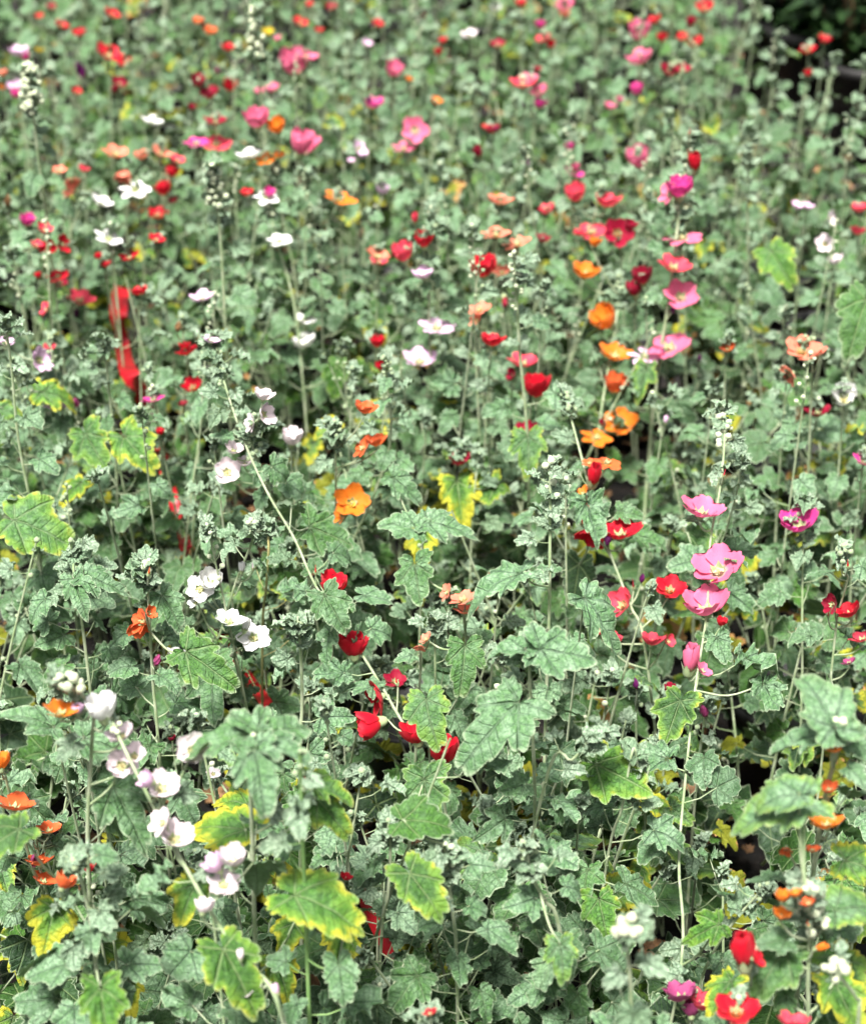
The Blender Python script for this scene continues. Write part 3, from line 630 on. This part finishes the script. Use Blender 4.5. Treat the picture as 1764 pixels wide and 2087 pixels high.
# large leaves one can pick out: x y length tip-angle(deg, image, 0=right 90=up) kind yellow tone grey facing height label
HL = '''
30 1060 135 -15 big .34 .9 .45 .35 .52 broad pale leaf with a bright yellow toothed margin
175 885 85 -60 mid .3 .8 .35 .6 .5
250 885 105 -50 mid .45 .9 .3 .6 .5 leaf half eaten by yellow with a tan rim
165 985 62 -130 mid .62 .9 .1 .6 .42
85 800 90 15 mid .5 .9 .3 .3 .5
0 830 60 -10 mid .3 .9 .5 .4 .5
500 1690 140 160 big .62 .9 .2 .55 .55 leaf turned mostly yellow on its toothed margin
505 1640 85 165 mid .6 .8 .1 .4 .5
600 1830 170 -22 big .42 .95 .15 .6 .57 huge lime green leaf with bright yellow margin
600 1880 80 -110 mid .6 .6 .05 .6 .45
645 1625 110 -50 mid .34 .9 .3 .6 .6
630 1595 115 -5 mid .3 .9 .3 .3 .62
835 1780 120 -55 big .3 .55 .1 .7 .55 green leaf with one yellow side
455 1935 150 -60 big .26 .6 .05 .8 .55 rounded mid-green leaf with yellow rim
110 1850 95 -100 big .75 .7 .05 .6 .5 drooping yellow-green leaf
205 2010 120 -80 mid .2 .9 .1 .6 .55
265 2000 75 -85 mid .9 .5 0 .6 .4
400 1800 90 -110 mid .55 .9 .3 .6 .55
820 1670 115 -5 big 0 .75 .15 .5 .56 smooth round green leaf
1055 1440 170 -135 mid .06 .55 .9 .6 .62 huge toothed grey-green leaf
1060 1170 150 -155 mid 0 .5 1 .3 .55
1190 1220 160 -45 mid .08 .7 1 .3 .58
1215 1560 130 -30 mid .28 .95 .15 .5 .52 lime leaf with yellow margin
1385 1430 95 -110 mid .26 .4 .25 .75 .5 dark leaf edged in cream yellow
865 1590 125 -85 mid .15 .6 .45 .75 .5
868 1425 95 -75 big .25 .6 .5 .6 .55 narrow leaf with cream rim
1640 1632 170 -168 mid .2 .8 1 .25 .68 broad pale leaf with yellow rim
1628 1615 115 168 big .2 .8 1 .3 .70
1700 1480 160 110 mid .1 .85 1 .5 .72 pale leaf raised at the edge
1690 1500 150 160 mid 0 .7 1 .15 .7
1724 1490 90 -50 mid .05 .7 .9 .4 .7
1700 1860 125 20 big .3 .8 .7 .3 .58
1700 1950 125 -65 big .36 .7 .3 .6 .5
1600 1930 140 -125 mid .12 .6 .4 .7 .55
1140 1925 80 -85 mid .24 .45 .6 .7 .5 dark leaf edged in cream
930 985 90 -85 mid .7 .6 0 .6 .38 yellow leaf
1010 985 85 -150 mid .4 .6 .05 .6 .38
862 1085 80 -95 mid 1 .9 0 .6 .38 withered orange-yellow leaf
630 1075 110 -15 mid .05 .7 .4 .55 .5
845 1150 85 -80 mid .08 .6 .6 .7 .52
850 1075 95 165 mid .05 .7 .85 .4 .54
870 1065 105 -10 mid .05 .7 .9 .4 .54
500 1500 165 152 mid .06 .9 .75 .12 .7
520 1500 140 35 mid .05 .9 .8 .12 .7
515 1530 130 -80 mid 0 .8 .9 .3 .7
530 1510 130 -20 mid 0 .7 .95 .15 .7
945 1320 95 -95 mid .1 .7 .5 .7 .5
660 1210 95 -60 mid .05 .45 .6 .7 .54
380 1330 120 -35 mid .12 .75 .3 .6 .52
330 1215 80 -60 mid 0 .5 .7 .6 .55
170 1175 95 -10 mid 0 .5 .85 .5 .58
150 1180 80 -70 mid 0 .5 .8 .6 .58
685 745 72 -95 big .15 .7 0 .8 .36
1195 1030 90 -80 curl 0 .4 1 .6 .55
1075 890 78 -90 mid .26 .5 .45 .7 .5 leaf with cream yellow rim
1315 750 72 -100 mid .3 .5 .4 .6 .45
1764 610 105 -105 big .08 .7 .3 .6 .6
1570 510 80 -60 big .3 .95 .2 .6 .5
800 975 80 -40 mid 0 .4 .8 .5 .55
1070 1320 95 170 mid 0 .6 .95 .3 .67
1100 1325 130 -8 mid 0 .6 .95 .4 .67
1220 1830 90 -80 mid .2 .95 .2 .6 .42
1600 2030 60 -90 mid .1 .7 .5 .6 .5
1465 1885 85 -160 mid .22 .95 .1 .7 .46
40 1690 120 -130 big .2 .5 .2 .3 .6
230 1605 130 -60 mid .05 .5 .7 .6 .58
110 1480 130 170 mid 0 .55 .8 .5 .6
170 1500 130 -20 mid 0 .55 .8 .5 .6
690 1965 90 -80 big 0 .6 .8 .6 .52
1555 1395 80 -80 curl 0 .5 .9 .5 .5
1290 1090 90 -10 mid .05 .8 .6 .3 .45
1180 1150 80 -100 big 0 .1 .1 .7 .4
1400 1085 90 -60 mid .2 .5 .3 .6 .42
1720 1760 120 -20 mid .5 .8 .3 .5 .55
1700 2000 120 -70 mid .55 .8 .2 .5 .5
1490 2000 90 -120 mid .6 .8 .2 .5 .45
700 1900 80 -100 mid .7 .7 .1 .5 .42
560 1960 90 -70 mid .55 .7 .2 .5 .42
'''
# ------------------------------------------------------------------ ground and background
def struct(name, me):
    o = link(name, me); o['kind'] = 'structure'; return o
gn = 81; gx = np.concatenate([-np.geomspace(60, 3, 12), np.linspace(-2.8, 2.8, 57), np.geomspace(3, 60, 12)]); gy = np.concatenate([-np.geomspace(30, .5, 8), np.linspace(-.3, 8, 84), np.geomspace(8.4, 90, 14)])
XX, YY = np.meshgrid(gx, gy); ZZ = .012 * np.sin(XX * 13 + np.sin(YY * 7)) * np.cos(YY * 11) - .01
struct('ground', mesh_from('ground', np.stack([XX, YY, ZZ], -1).reshape(-1, 3), np.array(grid_tris(len(gy), len(gx)), dtype=np.int32)[:, ::-1], None, M_SOIL))

FDIR = {'u': (90, .34), 'c': (92, .8), 'r': (25, .5), 'l': (155, .5), 'd': (-90, .4), 'dl': (205, .25), 'dr': (-30, .3)}
def face_dir(P, code, q):
    a, f = FDIR[code]; a = math.radians(a + q.uniform(-22, 22)); f = min(.95, max(0, f + q.uniform(-.12, .2)))
    tc = -nrm(P - CAM); rt = RIGHT; up = np.cross(rt, -tc) if False else nrm(np.cross(tc, rt))
    up = up if up[2] > 0 else -up
    return nrm((math.cos(a) * rt + math.sin(a) * up) * math.sqrt(1 - f * f) + tc * f)

plants = []; seedc = 0
# --- parse flowers
flowers = []
for chunk in FL.replace('\n', '|').split('|'):
    a = chunk.split()
    if len(a) < 6: continue
    x, y, s, c, op, f = float(a[0]), float(a[1]), float(a[2]), a[3], float(a[4]), a[5]
    if s < 5: continue
    flowers.append([x, y, s, c, op, f, a[6] if len(a) > 6 else None])

# --- hero stems
ST = {}
for k, (H, pts, r1, r0, nb, br, cream, nl, lab) in STEMS.items():
    q = random.Random(k)
    tip = at_h(*pts[0], H); Y = tip[1]
    W = [tip] + [at_y(x, y, Y) for x, y in pts[1:]]
    hm = {'bw': .50, 'rl': .42, 'rd': .40, 'pm': .40}.get(k, .31)
    if W[-1][2] < hm:                                # the stem sprawls away from the viewer
        Ye = at_h(*pts[-1], hm)[1]; y0, y1 = pts[0][1], pts[-1][1]
        W = [tip] + [at_y(x, y, Y + (Ye - Y) * (y - y0) / (y1 - y0)) for x, y in pts[1:]]
    for i, p in enumerate(W): p[1] += .006 * math.sin(i * 1.9 + H * 50)
    low = W[-1]; prev = W[-2]
    d = (low - prev) / max(.01, abs(low[2] - prev[2])); d[1] = max(-.3, min(0, d[1])); d[0] = max(-.35, min(.35, d[0]))
    if low[2] > .03:
        base = low + np.array([d[0] * low[2] * .3, d[1] * low[2] * .5, -low[2]])
        W += [(low + base) / 2 + np.array([d[0] * .02, d[1] * .06, 0]), base]
    W = W[::-1]; W[0][2] = max(0, W[0][2])
    # never below the soil
    for p in W: p[2] = max(p[2], .0)
    P = spline(W, 5)
    pl = Plant(P[0]); pl.path = P; pl.label = lab; pl.key = k; pl.tip = tip
    if k == 'gs': pl.mstem = M_GSTEM
    if k == 'gj': pl.mstem = M_OSTEM
    pl.tube(P, r0 / 1250, r1 / 1250, 8)
    pl.spec = (nb, br, cream, nl); pl.q = q
    ST[k] = pl; plants.append(pl)
    keep(P[int(len(P) * .45):][::3], 9, .8)

def attach(pl, fl):
    x, y, s, c, op, f, k = fl
    q = random.Random(int(x * 7 + y * 13))
    P = pl.path; px, py, pz = proj(P)
    i = int(np.argmin((px - x) ** 2 + (py - y) ** 2)); d0 = math.hypot(px[i] - x, py[i] - y)
    Y = P[i][1] - q.uniform(.006, .016) - (0.0 if d0 > 14 else .006)
    C = at_y(x, y, Y); z = (C - CAM) @ FWD; size = s * z / FPX * (1.2 if k else 1.27)
    D = face_dir(C, f, q)
    org = C - D * size * (.36 if op < .6 else (.22 if op < .9 else .10))
    pl.fl.append((org, D, size if op >= 0 else size * .9, c, op, q.randrange(6)))
    keep(C[None], s * .5, 1.0, .0)
    # pedicel from a lower point of the stem
    j = max(0, i - 1); a = P[j].copy()
    cap = org - D * .17 * size * .9
    for jj in range(i, -1, -1):
        a = P[jj]
        if np.linalg.norm(P[jj] - P[i]) > min(.03, d0 * z / FPX * .6 + .008): break
    m = (a + cap) / 2 + np.array([0, 0, -.006]) + (cap - a) * .1
    pl.tube(spline([a, m, cap + D * .0], 3), .0012, .0009, 5)
    return C
loose = []
for fl in flowers:
    if fl[6]: attach(ST[fl[6]], fl)
    else: loose.append(fl)

# --- loose flowers: one plant per vertical run of like-coloured blooms
FAM = {'R': 0, 'C': 0, 'K': 0, 'V': 9, 'Q': 9, 'D': 9, 'S': 1, 'O': 1, 'T': 1, 'P': 2, 'M': 2, 'L': 3, 'W': 4, 'B': 4, 'Y': 5}
loose.sort(key=lambda f: f[1]); groups = []
for fl in loose:
    best = None
    for g in groups:
        l = g[-1]; sc = .45 + .55 * min(1, fl[1] / 1100)
        if len(g) > 4 or not (FAM[fl[3]] == FAM[g[0][3]] or 9 in (FAM[fl[3]], FAM[g[0][3]])): continue
        if abs(l[0] - fl[0]) < 55 * sc and fl[1] - l[1] < 90 * sc:
            if best is None or abs(l[0] - fl[0]) < abs(best[-1][0] - fl[0]): best = g
    (best.append(fl) if best else groups.append([fl]))
for g in groups:
    q = random.Random(int(g[0][0] * 3 + g[0][1])); top = min(g, key=lambda f: f[1]); big = max(f[2] for f in g)
    exp = 46 * (.62 + .5 * top[1] / 1500)
    dim = any(f[3] in 'CVQ' and f[1] > 600 for f in g)
    H = .52 + .07 * max(-1, min(1, (big - exp) / exp)) + q.uniform(-.03, .03) - (.09 if dim else 0)
    mx = sum(f[0] for f in g) / len(g)
    rise = q.choice([-3, -2, 10, 22]) * (1 if top[1] > 250 else .5)
    tip = at_h(top[0] * .5 + mx * .5 + q.uniform(-4, 4), top[1] - rise, H); Y = tip[1]
    W = [tip]
    for f in sorted(g, key=lambda f: f[1])[1:]: W.append(at_y(f[0] * .5 + mx * .5 + q.uniform(-3, 3), max(f[1], proj(W[-1])[1][0] + 12), Y))
    low = W[-1]; lean = q.uniform(-.12, .12)
    W += [low + np.array([lean * low[2] * .4, q.uniform(-.02, .02), -low[2] * .45]), np.array([low[0] + lean * low[2], Y + q.uniform(-.03, .03), 0])]
    P = spline(W[::-1], 5); pl = Plant(P[0]); pl.path = P; pl.q = q; pl.key = None; pl.tip = tip
    pl.tube(P, .0021, .0011, 6); pl.spec = (q.choice([2, 4, 6, 9]) if rise > 0 else 2, 3.1, q.random() < .3, q.randint(5, 9)); pl.g = g
    for f in g: attach(pl, f)
    plants.append(pl)
print('flowering plants', len(plants), 'auto', len(groups))

# --- picked-out leaves, each on the nearest stem of about its own depth
for ln in HL.strip().split('\n'):
    a = ln.split(); x, y, s, ang = map(float, a[:4]); kind = a[4]; yel, tone, grey, fc, H = map(float, a[5:10]); lab = ' '.join(a[10:]) or None
    q = random.Random(int(x + y * 3)); B = at_h(x, y, H)
    tc = -nrm(B - CAM); up = nrm(np.cross(RIGHT, tc)); up = up if up[2] > 0 else -up
    an = math.radians(ang); fc *= .85; n = nrm(tc * fc + np.array([q.gauss(0, .25), q.gauss(0, .15), 1]) * (1 - fc) * 1.1)
    y2 = nrm(math.cos(an) * RIGHT + math.sin(an) * up); d = nrm(y2 - n * np.dot(n, y2))
    z = (B - CAM) @ FWD; fore = max(.55, np.linalg.norm(d - tc * np.dot(d, tc)))
    yel *= .62; size = s * z / FPX / fore * .98
    best = min(plants, key=lambda p: np.min(np.linalg.norm((p.path - B) * np.array([1, 1, .5]), axis=1)))
    i = int(np.argmin(np.linalg.norm((best.path - B + np.array([0, 0, .02])) * np.array([1, 1, .6]), axis=1))); A = best.path[max(0, i)]
    if A[2] > B[2]: A = best.path[max(0, i - 1)]
    L = np.linalg.norm(A - B)
    if L > .12:          # no stem near: a low shoot of its own from that plant's base
        g0 = np.array([B[0] + q.uniform(-.03, .03), B[1] + .04, 0]); best.tube(spline([g0, (g0 + B) / 2 + np.array([0, .02, 0]), B], 4), .0018, .001)
    else: best.tube(spline([A, (A + B) / 2 + np.array([0, 0, -.15 * L]), B], 4), .0013, .0010, 5)
    best.hero.append((B, frame_from(d, n), size, kind, yel, tone, grey, q.randrange(9), lab))
    C = B + d * size * .45; keep(C[None], s * .36, .95, .0)

# --- red tape running low through the bed
tape_pts = [(248, 585, 20, .33), (240, 640, 26, .33), (246, 705, 24, .27), (262, 758, 38, .34), (285, 800, 24, .30), (318, 880, 18, .22), (345, 995, 24, .26), (362, 1060, 26, .24), (378, 1118, 34, .30),
            (405, 1190, 22, .17), (432, 1255, 30, .2), (470, 1330, 22, .16), (512, 1395, 24, .2), (545, 1440, 28, .27), (600, 1530, 22, .22), (680, 1700, 22, .24), (755, 1868, 28, .25), (795, 1945, 26, .25), (840, 2040, 24, .25), (880, 2120, 24, .22)]
TP = spline([at_h(x, y, h) for x, y, w_, h in tape_pts], 6); TW = np.interp(np.linspace(0, 1, len(TP)), np.linspace(0, 1, len(tape_pts)), [t[2] for t in tape_pts])
V = []; V2 = []
for i, p in enumerate(TP):
    d = nrm(TP[min(i + 1, len(TP) - 1)] - TP[max(i - 1, 0)]); tc = -nrm(p - CAM)
    tw = .5 * math.sin(i * .16) + .25; n = nrm(tc * .7 + np.array([0, 0, .5]) + np.array([tw * .6, 0, 0])); s_ = nrm(np.cross(d, n))
    hw = ((24 if i < 26 else 15) + TW[i] * .3) / 2 * ((p - CAM) @ FWD) / FPX * 1.15; n2 = nrm(np.cross(s_, d))
    for t in (-1, -.5, 0, .5, 1): V.append(p + s_ * hw * t + n2 * (.003 * t * t - .0004 * math.sin(i * .9))); 
    for t in (-1, -.5, 0, .5, 1): V2.append(p + s_ * hw * t + n2 * (.003 * t * t - .0006))
T1 = np.array(grid_tris(len(TP), 5)); nV = len(V)
tp = link('red_tape', mesh_from('red_tape', np.array(V + V2), np.concatenate([T1, T1[:, ::-1] + nV]), None, M_TAPE))
tp['label'] = 'long slack strip of flat red tape running low through the leaves from back to front'; tp['category'] = 'tape'
for a_, b_, r_ in ((0, 9, 18), (16, 23, 22), (46, 49, 12), (74, 78, 12), (97, 102, 10)):
    keep(TP[a_:b_:2], r_, .97, .0)

KEEPA = np.array([(a, b, c, r, p) for a, b, c, r, p in KEEP])

# --- leaves, side shoots and buds of the flowering plants
for pl in plants:
    q = pl.q; nb, br, cream, nl = pl.spec; P = pl.path; hero = pl.key is not None
    n = len(P); topn = P[int(n * .72):]
    if nb: bud_spike(pl, topn[-max(3, len(topn) // (2 if nb < 20 else 1)):], q, nb, br / (1150 if nb < 40 else 850), bool(cream), 1.0 if nb < 20 else 1.25, .95)
    keyz = nl * 2 + 4 if hero else nl
    leafy_shoot(pl, [P[int(i)] for i in np.linspace(n * .30, n - 1, 5)], .002, q, keyz, .045, .017 if hero else .015, True, .05, .8, -.05, .8, tube=False)
    if hero:                                         # crinkled tuft right under the tip
        for k in range(10 if nl > 8 else 4):
            a = q.random() * 6.28; p = P[-1 - q.randrange(min(5, n - 2))]
            pl.leaf(p, (math.cos(a), math.sin(a), q.uniform(-.2, .6)), (0, -.3, 1), q.uniform(.014, .03), 'curl', 0, .5, min(1, q.uniform(.75, 1.1)))
        if nb >= 22:                                 # downy bract leaves all round a bud spire
            for k in range(nb // 2 + 4):
                a = q.random() * 6.28; f = q.random() ** 1.2; p = P[int((n - 1) * (1 - .34 * f))]
                o = np.array([math.cos(a), math.sin(a), q.uniform(-.2, .5)])
                pl.leaf(p + o * .005, o, (0, -.4, 1), q.uniform(.008, .015) * (1 + .9 * f), 'curl', 0, .5, 1.0)
    b = P[0]
    for k in range(1):                # low basal shoots
        a = q.random() * 6.28; h = q.uniform(.2, .36); o = np.array([math.cos(a), math.sin(a), 0])
        leafy_shoot(pl, [b, b + o * .05 + [0, 0, h * .5], b + o * .10 + [0, 0, h]], .0022, q, q.randint(6, 8), .052, .026, True, .15)

# --- leafy plants filling the bed
bases = [p.base[:2] for p in plants]; fill = []
def in_bed(x, y):
    px, py, pz = proj(np.array([[x, y, .30]])); px, py = px[0], py[0]
    m = 170 + 60 / max(.5, y)
    if px < -m or px > 1764 + m: return False
    # path and black containers in the far right corner
    if py < 330 and px > 1425 + max(-60, py) * .62: return False
    return True
tries = 0; rowq = random.Random(5)
while tries < 9000 and len(fill) < 225:
    tries += 1
    y = .62 + 5.1 * rowq.random(); half = .30 * y * 1.05 + .25; x = rowq.uniform(-half, half)
    if not in_bed(x, y): continue
    dmin = .145 + .018 * y
    if any((x - f[0]) ** 2 + (y - f[1]) ** 2 < dmin ** 2 for f in fill): continue
    if any((x - f[0]) ** 2 + (y - f[1]) ** 2 < .05 ** 2 for f in bases): continue
    fill.append((x, y))
for (x, y) in fill:
    q = random.Random(int(x * 1000) * 7 + int(y * 1000)); pl = Plant((x, y)); pl.q = q; pl.key = 'fill'
    dens = rowq.uniform(.75, 1.2); tall = q.uniform(.34, .50); ns = int((5.4 if y < 2.4 else 5.8) * dens); toneb = q.uniform(-.2, .25); yb = q.choice([-.06, 0, 0, .03, .12])
    if y < 1.1: tall *= .85
    for k in range(ns):
        a = q.random() * 6.28; sp = q.uniform(.02, .15); h = tall * q.uniform(.42, 1.2); o = np.array([math.cos(a), math.sin(a), 0]); b = pl.base + o * q.uniform(.005, .05) + [0, 0, .10]
        leafy_shoot(pl, [b, b + o * sp * .4 + [0, 0, (h - .1) * .5], b + o * sp + [0, 0, h - .1]], .0024, q, *((q.randint(6, 8), q.uniform(.048, .080)) if y < 1.7 else (q.randint(6, 9), q.uniform(.046, .076))), .024, True, .12, 1.0, yb, .35, True, toneb)
        if q.random() < .35: bud_spike(pl, pl.tubes[-1][0] if len(pl.tubes[-1][0]) > 4 else np.array([b + o * sp + [0, 0, h - .14], b + o * sp + [0, 0, h - .1]]), q, q.randint(2, 4), .003, q.random() < .4, 1.0, .5)
    for k in range(q.choice([1, 1, 2, 2, 3]) if y > 1.9 else q.choice([0, 0, 1])):      # slim spires of buds above the leaves
        a = q.random() * 6.28; o = np.array([math.cos(a), math.sin(a), 0]); h = q.uniform(.44, .66); sp = q.uniform(.03, .12); bb = pl.base + o * .03
        Ps = spline([bb, bb + o * sp * .5 + [q.uniform(-.01, .01), 0, h * .5], bb + o * sp + [q.uniform(-.02, .02), 0, h]], 6)
        pl.tube(Ps, .0021, .0010, 5); bud_spike(pl, Ps[-3:], q, q.randint(6, 13), .0028, q.random() < .5, 1.3, .8)
        leafy_shoot(pl, [Ps[int(i)] for i in np.linspace(len(Ps) * .4, len(Ps) - 1, 4)], .002, q, 11, .044, .014, True, .05, .8, -.05, .7, tube=False)
    pl.pot = not any((x - f[0]) ** 2 + (y - f[1]) ** 2 < .098 ** 2 for f in bases) and min([1] + [math.hypot(x - a[0], y - a[1]) for a in fill if a != (x, y)]) > .176
    pl.yb = yb; pl.nb = len(pl.buds)
    plants.append(pl)
print('filler', len(fill), 'leaves', sum(len(p.leaves) for p in plants), 'buds', sum(len(p.buds) for p in plants), 'flowers', sum(len(p.fl) for p in plants))

# --- labels of the loose flowering plants
NUM = {1: 'one', 2: 'two', 3: 'three', 4: 'four', 5: 'five', 6: 'six'}
SHAPE = lambda op: 'closed bud-like' if op < .2 and op >= 0 else ('cupped' if op < .55 else ('open' if op < .88 else 'flat open'))
LM = [('the tallest pink spire', 'pk'), ('the long leaning red-flowered stem', 'rl'), ('the leaning stem of open red blooms', 'rd'), ('the fluffy cream corner spire', 'gk'), ('the bud-packed flowerless spire', 'g3'),
      ('the tall frosted flowerless stem', 'sp'), ('the three large pink blooms', 'pm'), ('the white blooms with cream buds', 'gp'), ('the string of blush white blooms', 'bw'), ('the lilac pink saucers', 'g7'),
      ('the large orange bloom', 'g6'), ('the slim green-budded spire', 'g8'), ('the slender silver stem', 'g4'), ('the cream back-row spire', 'gl'), ('the smooth bright green stem', 'gs')]
used = {}
for pl in plants:
    if pl.key is not None: continue
    g = pl.g; cnt = {}
    for f in g: cnt.setdefault(CNAME[f[3]], []).append(f[4])
    parts = []
    for c, ops in sorted(cnt.items(), key=lambda t: -len(t[1]))[:2]:
        if max(ops) < 0: parts.append(f"{NUM[min(6, len(ops))]} wilted {c.replace('withered ', '')} {'bloom' if len(ops) == 1 else 'blooms'}")
        else: parts.append(f"{NUM[min(6, len(ops))]} {SHAPE(max(ops))} {c} {'bloom' if len(ops) == 1 else 'blooms'}")
    gx_ = sum(f[0] for f in g) / len(g); gy_ = sum(f[1] for f in g) / len(g)
    nm, k = min(LM, key=lambda t: (ST[t[1]].tip[0] - pl.tip[0]) ** 2 + (ST[t[1]].tip[1] - pl.tip[1]) ** 2)
    dx, dy = pl.tip[0] - ST[k].tip[0], pl.tip[1] - ST[k].tip[1]
    rel = ('behind' if dy > 0 else 'in front of') if abs(dy) > abs(dx) * 1.2 else ('right of' if dx > 0 else 'left of')
    lab = 'mallow with ' + ' and '.join(parts) + ' ' + rel + ' ' + nm
    if len(lab.split()) > 12: lab = 'mallow with ' + parts[0] + ' ' + rel + ' ' + nm
    used.setdefault(lab, []).append((pl, math.hypot(dx, dy)))
SN = {'or': 'the stem of orange cups', 'sb': 'the crossing green bud spike', 'bl': 'the huge toothed leaf', 'ob': 'the double orange bloom', 'lf': 'the bushy crinkled grey stem', 'wo': 'the paired orange and white blooms', 'b2': 'the short lilac-cupped stem',
      'tl': 'the star of broad pale leaves', 'g1': 'the far-edge grey stem', 'g2': 'the silver-tipped downy stem', 'g5': 'the silvery bud cluster', 'g9': 'the big pale leaf star', 'ga': 'the orange blooms with pale buds',
      'gb': 'the fat cream bud cluster', 'gc': 'the slanting white-flowered stem', 'gg': 'the single magenta bloom', 'gh': 'the three-leaf crown', 'gi': 'the feathery silver crown', 'ge': 'the woolly crinkled tip', 'gf': 'the leaning woolly stem',
      'gn': 'the crimson and red pair', 'gu': 'the corner silver tuft', 'gv': 'the round smooth green leaf', 'gw': 'the knotted cream buds', 'gx': 'the corner cream buds', 'gq': 'the lime yellow-edged leaf'}
LM2 = LM + [(v, k) for k, v in SN.items()]
for pl in plants:
    if pl.key != 'fill': continue
    top = pl.base + np.array([0, 0, .35]); pl.tip = top
    look = 'yellow-leaved' if pl.yb > .1 else ('silvery budded' if pl.nb > 8 else ('budded' if pl.nb > 3 else 'grey-green'))
    for nm, k in sorted(LM2, key=lambda t: (ST[t[1]].tip[0] - top[0]) ** 2 + (ST[t[1]].tip[1] - top[1]) ** 2):
        dx, dy = top[0] - ST[k].tip[0], top[1] - ST[k].tip[1]
        rel = ('behind' if dy > 0 else 'in front of') if abs(dy) > abs(dx) * 1.2 else ('right of' if dx > 0 else 'left of')
        lab = f'{look} leafy mallow without flowers {rel} {nm}'
        if len(used.get(lab, [])) < 4: break
    used.setdefault(lab, []).append((pl, math.hypot(dx, dy)))
ORD = ['nearest', 'next nearest', 'third nearest', 'fourth nearest', 'fifth nearest', 'sixth nearest', 'seventh nearest', 'eighth nearest']
for lab, L in used.items():
    L.sort(key=lambda t: t[1])
    for i, (pl, _) in enumerate(L): pl.label = lab if len(L) == 1 else lab.replace('mallow with', 'mallow with').strip() + ', ' + ORD[min(7, i)]
for pl in plants:
    pl.group = 'leafy mallow plants filling the bed' if pl.key == 'fill' else None

for pl in plants:
    if len(pl.label.replace(',', '').split()) > 16: print('LONG', pl.label)
for pl in plants: build_plant(pl)

# ------------------------------------------------------------------ far right corner: black containers, canes, dark shrubs
POTX = [at_h(x, y, .16) for x, y in ((1770, 190), (1650, 120), (1775, 110), (1600, 95), (1700, 60), (1780, 20), (1655, 40), (1645, -30), (1720, -30))]
def crate_mesh():
    acc = Acc(); na = 30
    prof = [(.0, .004), (.10, .004), (.105, .012), (.128, .225), (.138, .227), (.140, .255), (.131, .256), (.126, .235), (.0, .225)]
    V = np.array([(r * math.cos(j * 2 * math.pi / na), r * math.sin(j * 2 * math.pi / na), z) for r, z in prof for j in range(na)])
    acc.add(V, grid_tris(len(prof), na, True)); V, T = acc.get(); return mesh_from('container', V, T, None, M_POT)
D_BIG = crate_mesh()
def dark_leaf_mat():
    m, t, n, l, b = mat('dark_shrub_leaf')
    tc = N(t, 'ShaderNodeTexCoord'); nz = N(t, 'ShaderNodeTexNoise'); nz.inputs['Scale'].default_value = 14; l.new(tc.outputs['Object'], nz.inputs['Vector'])
    c = mixc(t, smooth(t, nz.outputs[0], .35, .65), (.005, .018, .005), (.022, .06, .012)); l.new(c, b.inputs['Base Color']); b.inputs['Roughness'].default_value = .5
    add_translucent(t, b, c, .15); return m
M_DK = dark_leaf_mat()
LABS = ['black container with dark shrub and brown canes nearest the mallow bed', 'black container holding lance-leaved shrub behind the corner mallows',
        'dark shrub in a black container at the far edge', 'cane-supported dark shrub beside the back row of mallows', 'rearmost dark green shrub in the row of black containers', 'dark shrub standing in the outermost corner', 'taller dark green shrub just behind the corner red blooms', 'dark shrub nearest the back row of mallows', 'tall dark green shrub with leaves filling the very corner']
more = []
spots = [(p[0], p[1]) for p in POTX] + more
for i, (x, y) in enumerate(spots):
    q = random.Random(900 + i); root = bpy.data.objects.new('potted_shrub', None); COL.objects.link(root); root.location = (x, y, 0)
    root['category'] = 'shrub'
    root['label'] = LABS[i]
    link('pot', D_BIG, root)
    acc = Acc(); lf = Acc(); cn = Acc(); nstem = 10; hh = .8 if i >= 6 else .6
    for k in range(nstem):
        a = q.random() * 6.28; o = np.array([math.cos(a), math.sin(a), 0]); h = hh * q.uniform(.6, 1.1)
        P = spline([o * .03 + [0, 0, .2], o * .07 + [0, 0, h * .6], o * q.uniform(.08, .25) + [0, 0, h]], 4)
        V, T = tube(P, .004, .0015, 5); acc.add(V, T)
        for _ in range(36):
            f = q.uniform(.2, 1); p = P[int(f * (len(P) - 1))]; b2 = q.random() * 6.28; d = nrm([math.cos(b2), math.sin(b2), q.uniform(-.3, .6)]); L = q.uniform(.05, .11); s_ = nrm(np.cross(d, [0, 0, 1])) * L * .2
            lf.add(np.array([p, p + d * L * .4 + s_, p + d * L + [0, 0, -.01], p + d * L * .4 - s_]), [(0, 1, 2), (0, 2, 3)])
    for k in range(3):
        a = q.random() * 6.28; c0 = np.array([math.cos(a) * .08, math.sin(a) * .08, .2]); V, T = tube([c0, c0 + [q.uniform(-.05, .05), q.uniform(-.05, .05), q.uniform(.5, .9)]], .006, .005, 7); cn.add(V, T)
        
    V, T = acc.get(); link('stem', mesh_from('stem', V, T, None, M_CANE), root)
    V, T = lf.get(); link('foliage', mesh_from('foliage', V, T, None, M_DK, flat=True), root)
    V, T = cn.get(); link('cane', mesh_from('cane', V, T, None, M_CANE), root)

# ------------------------------------------------------------------ leaf litter
acc = Acc(); q = random.Random(4); ll = Acc()
for k in range(2600):
    y = .5 + 5.5 * q.random(); x = q.uniform(-.4 * y - .3, .4 * y + .3); a = q.random() * 6.28; t = TL['curl'][q.randrange(6)]
    d = np.array([math.cos(a), math.sin(a), q.uniform(-.3, .3)]); R = frame_from(d, (q.gauss(0, .4), q.gauss(0, .4), 1)); s_ = q.uniform(.012, .035)
    ll.add((t[0] * s_) @ R.T + [x, y, .012 + q.random() * .012], t[1])
V, T = ll.get(); o = link('leaf_litter', mesh_from('leaf_litter', V, T, None, M_DRY)); o['kind'] = 'stuff'; o['label'] = 'dry brown fallen leaves scattered over the dark soil'; o['category'] = 'leaf litter'
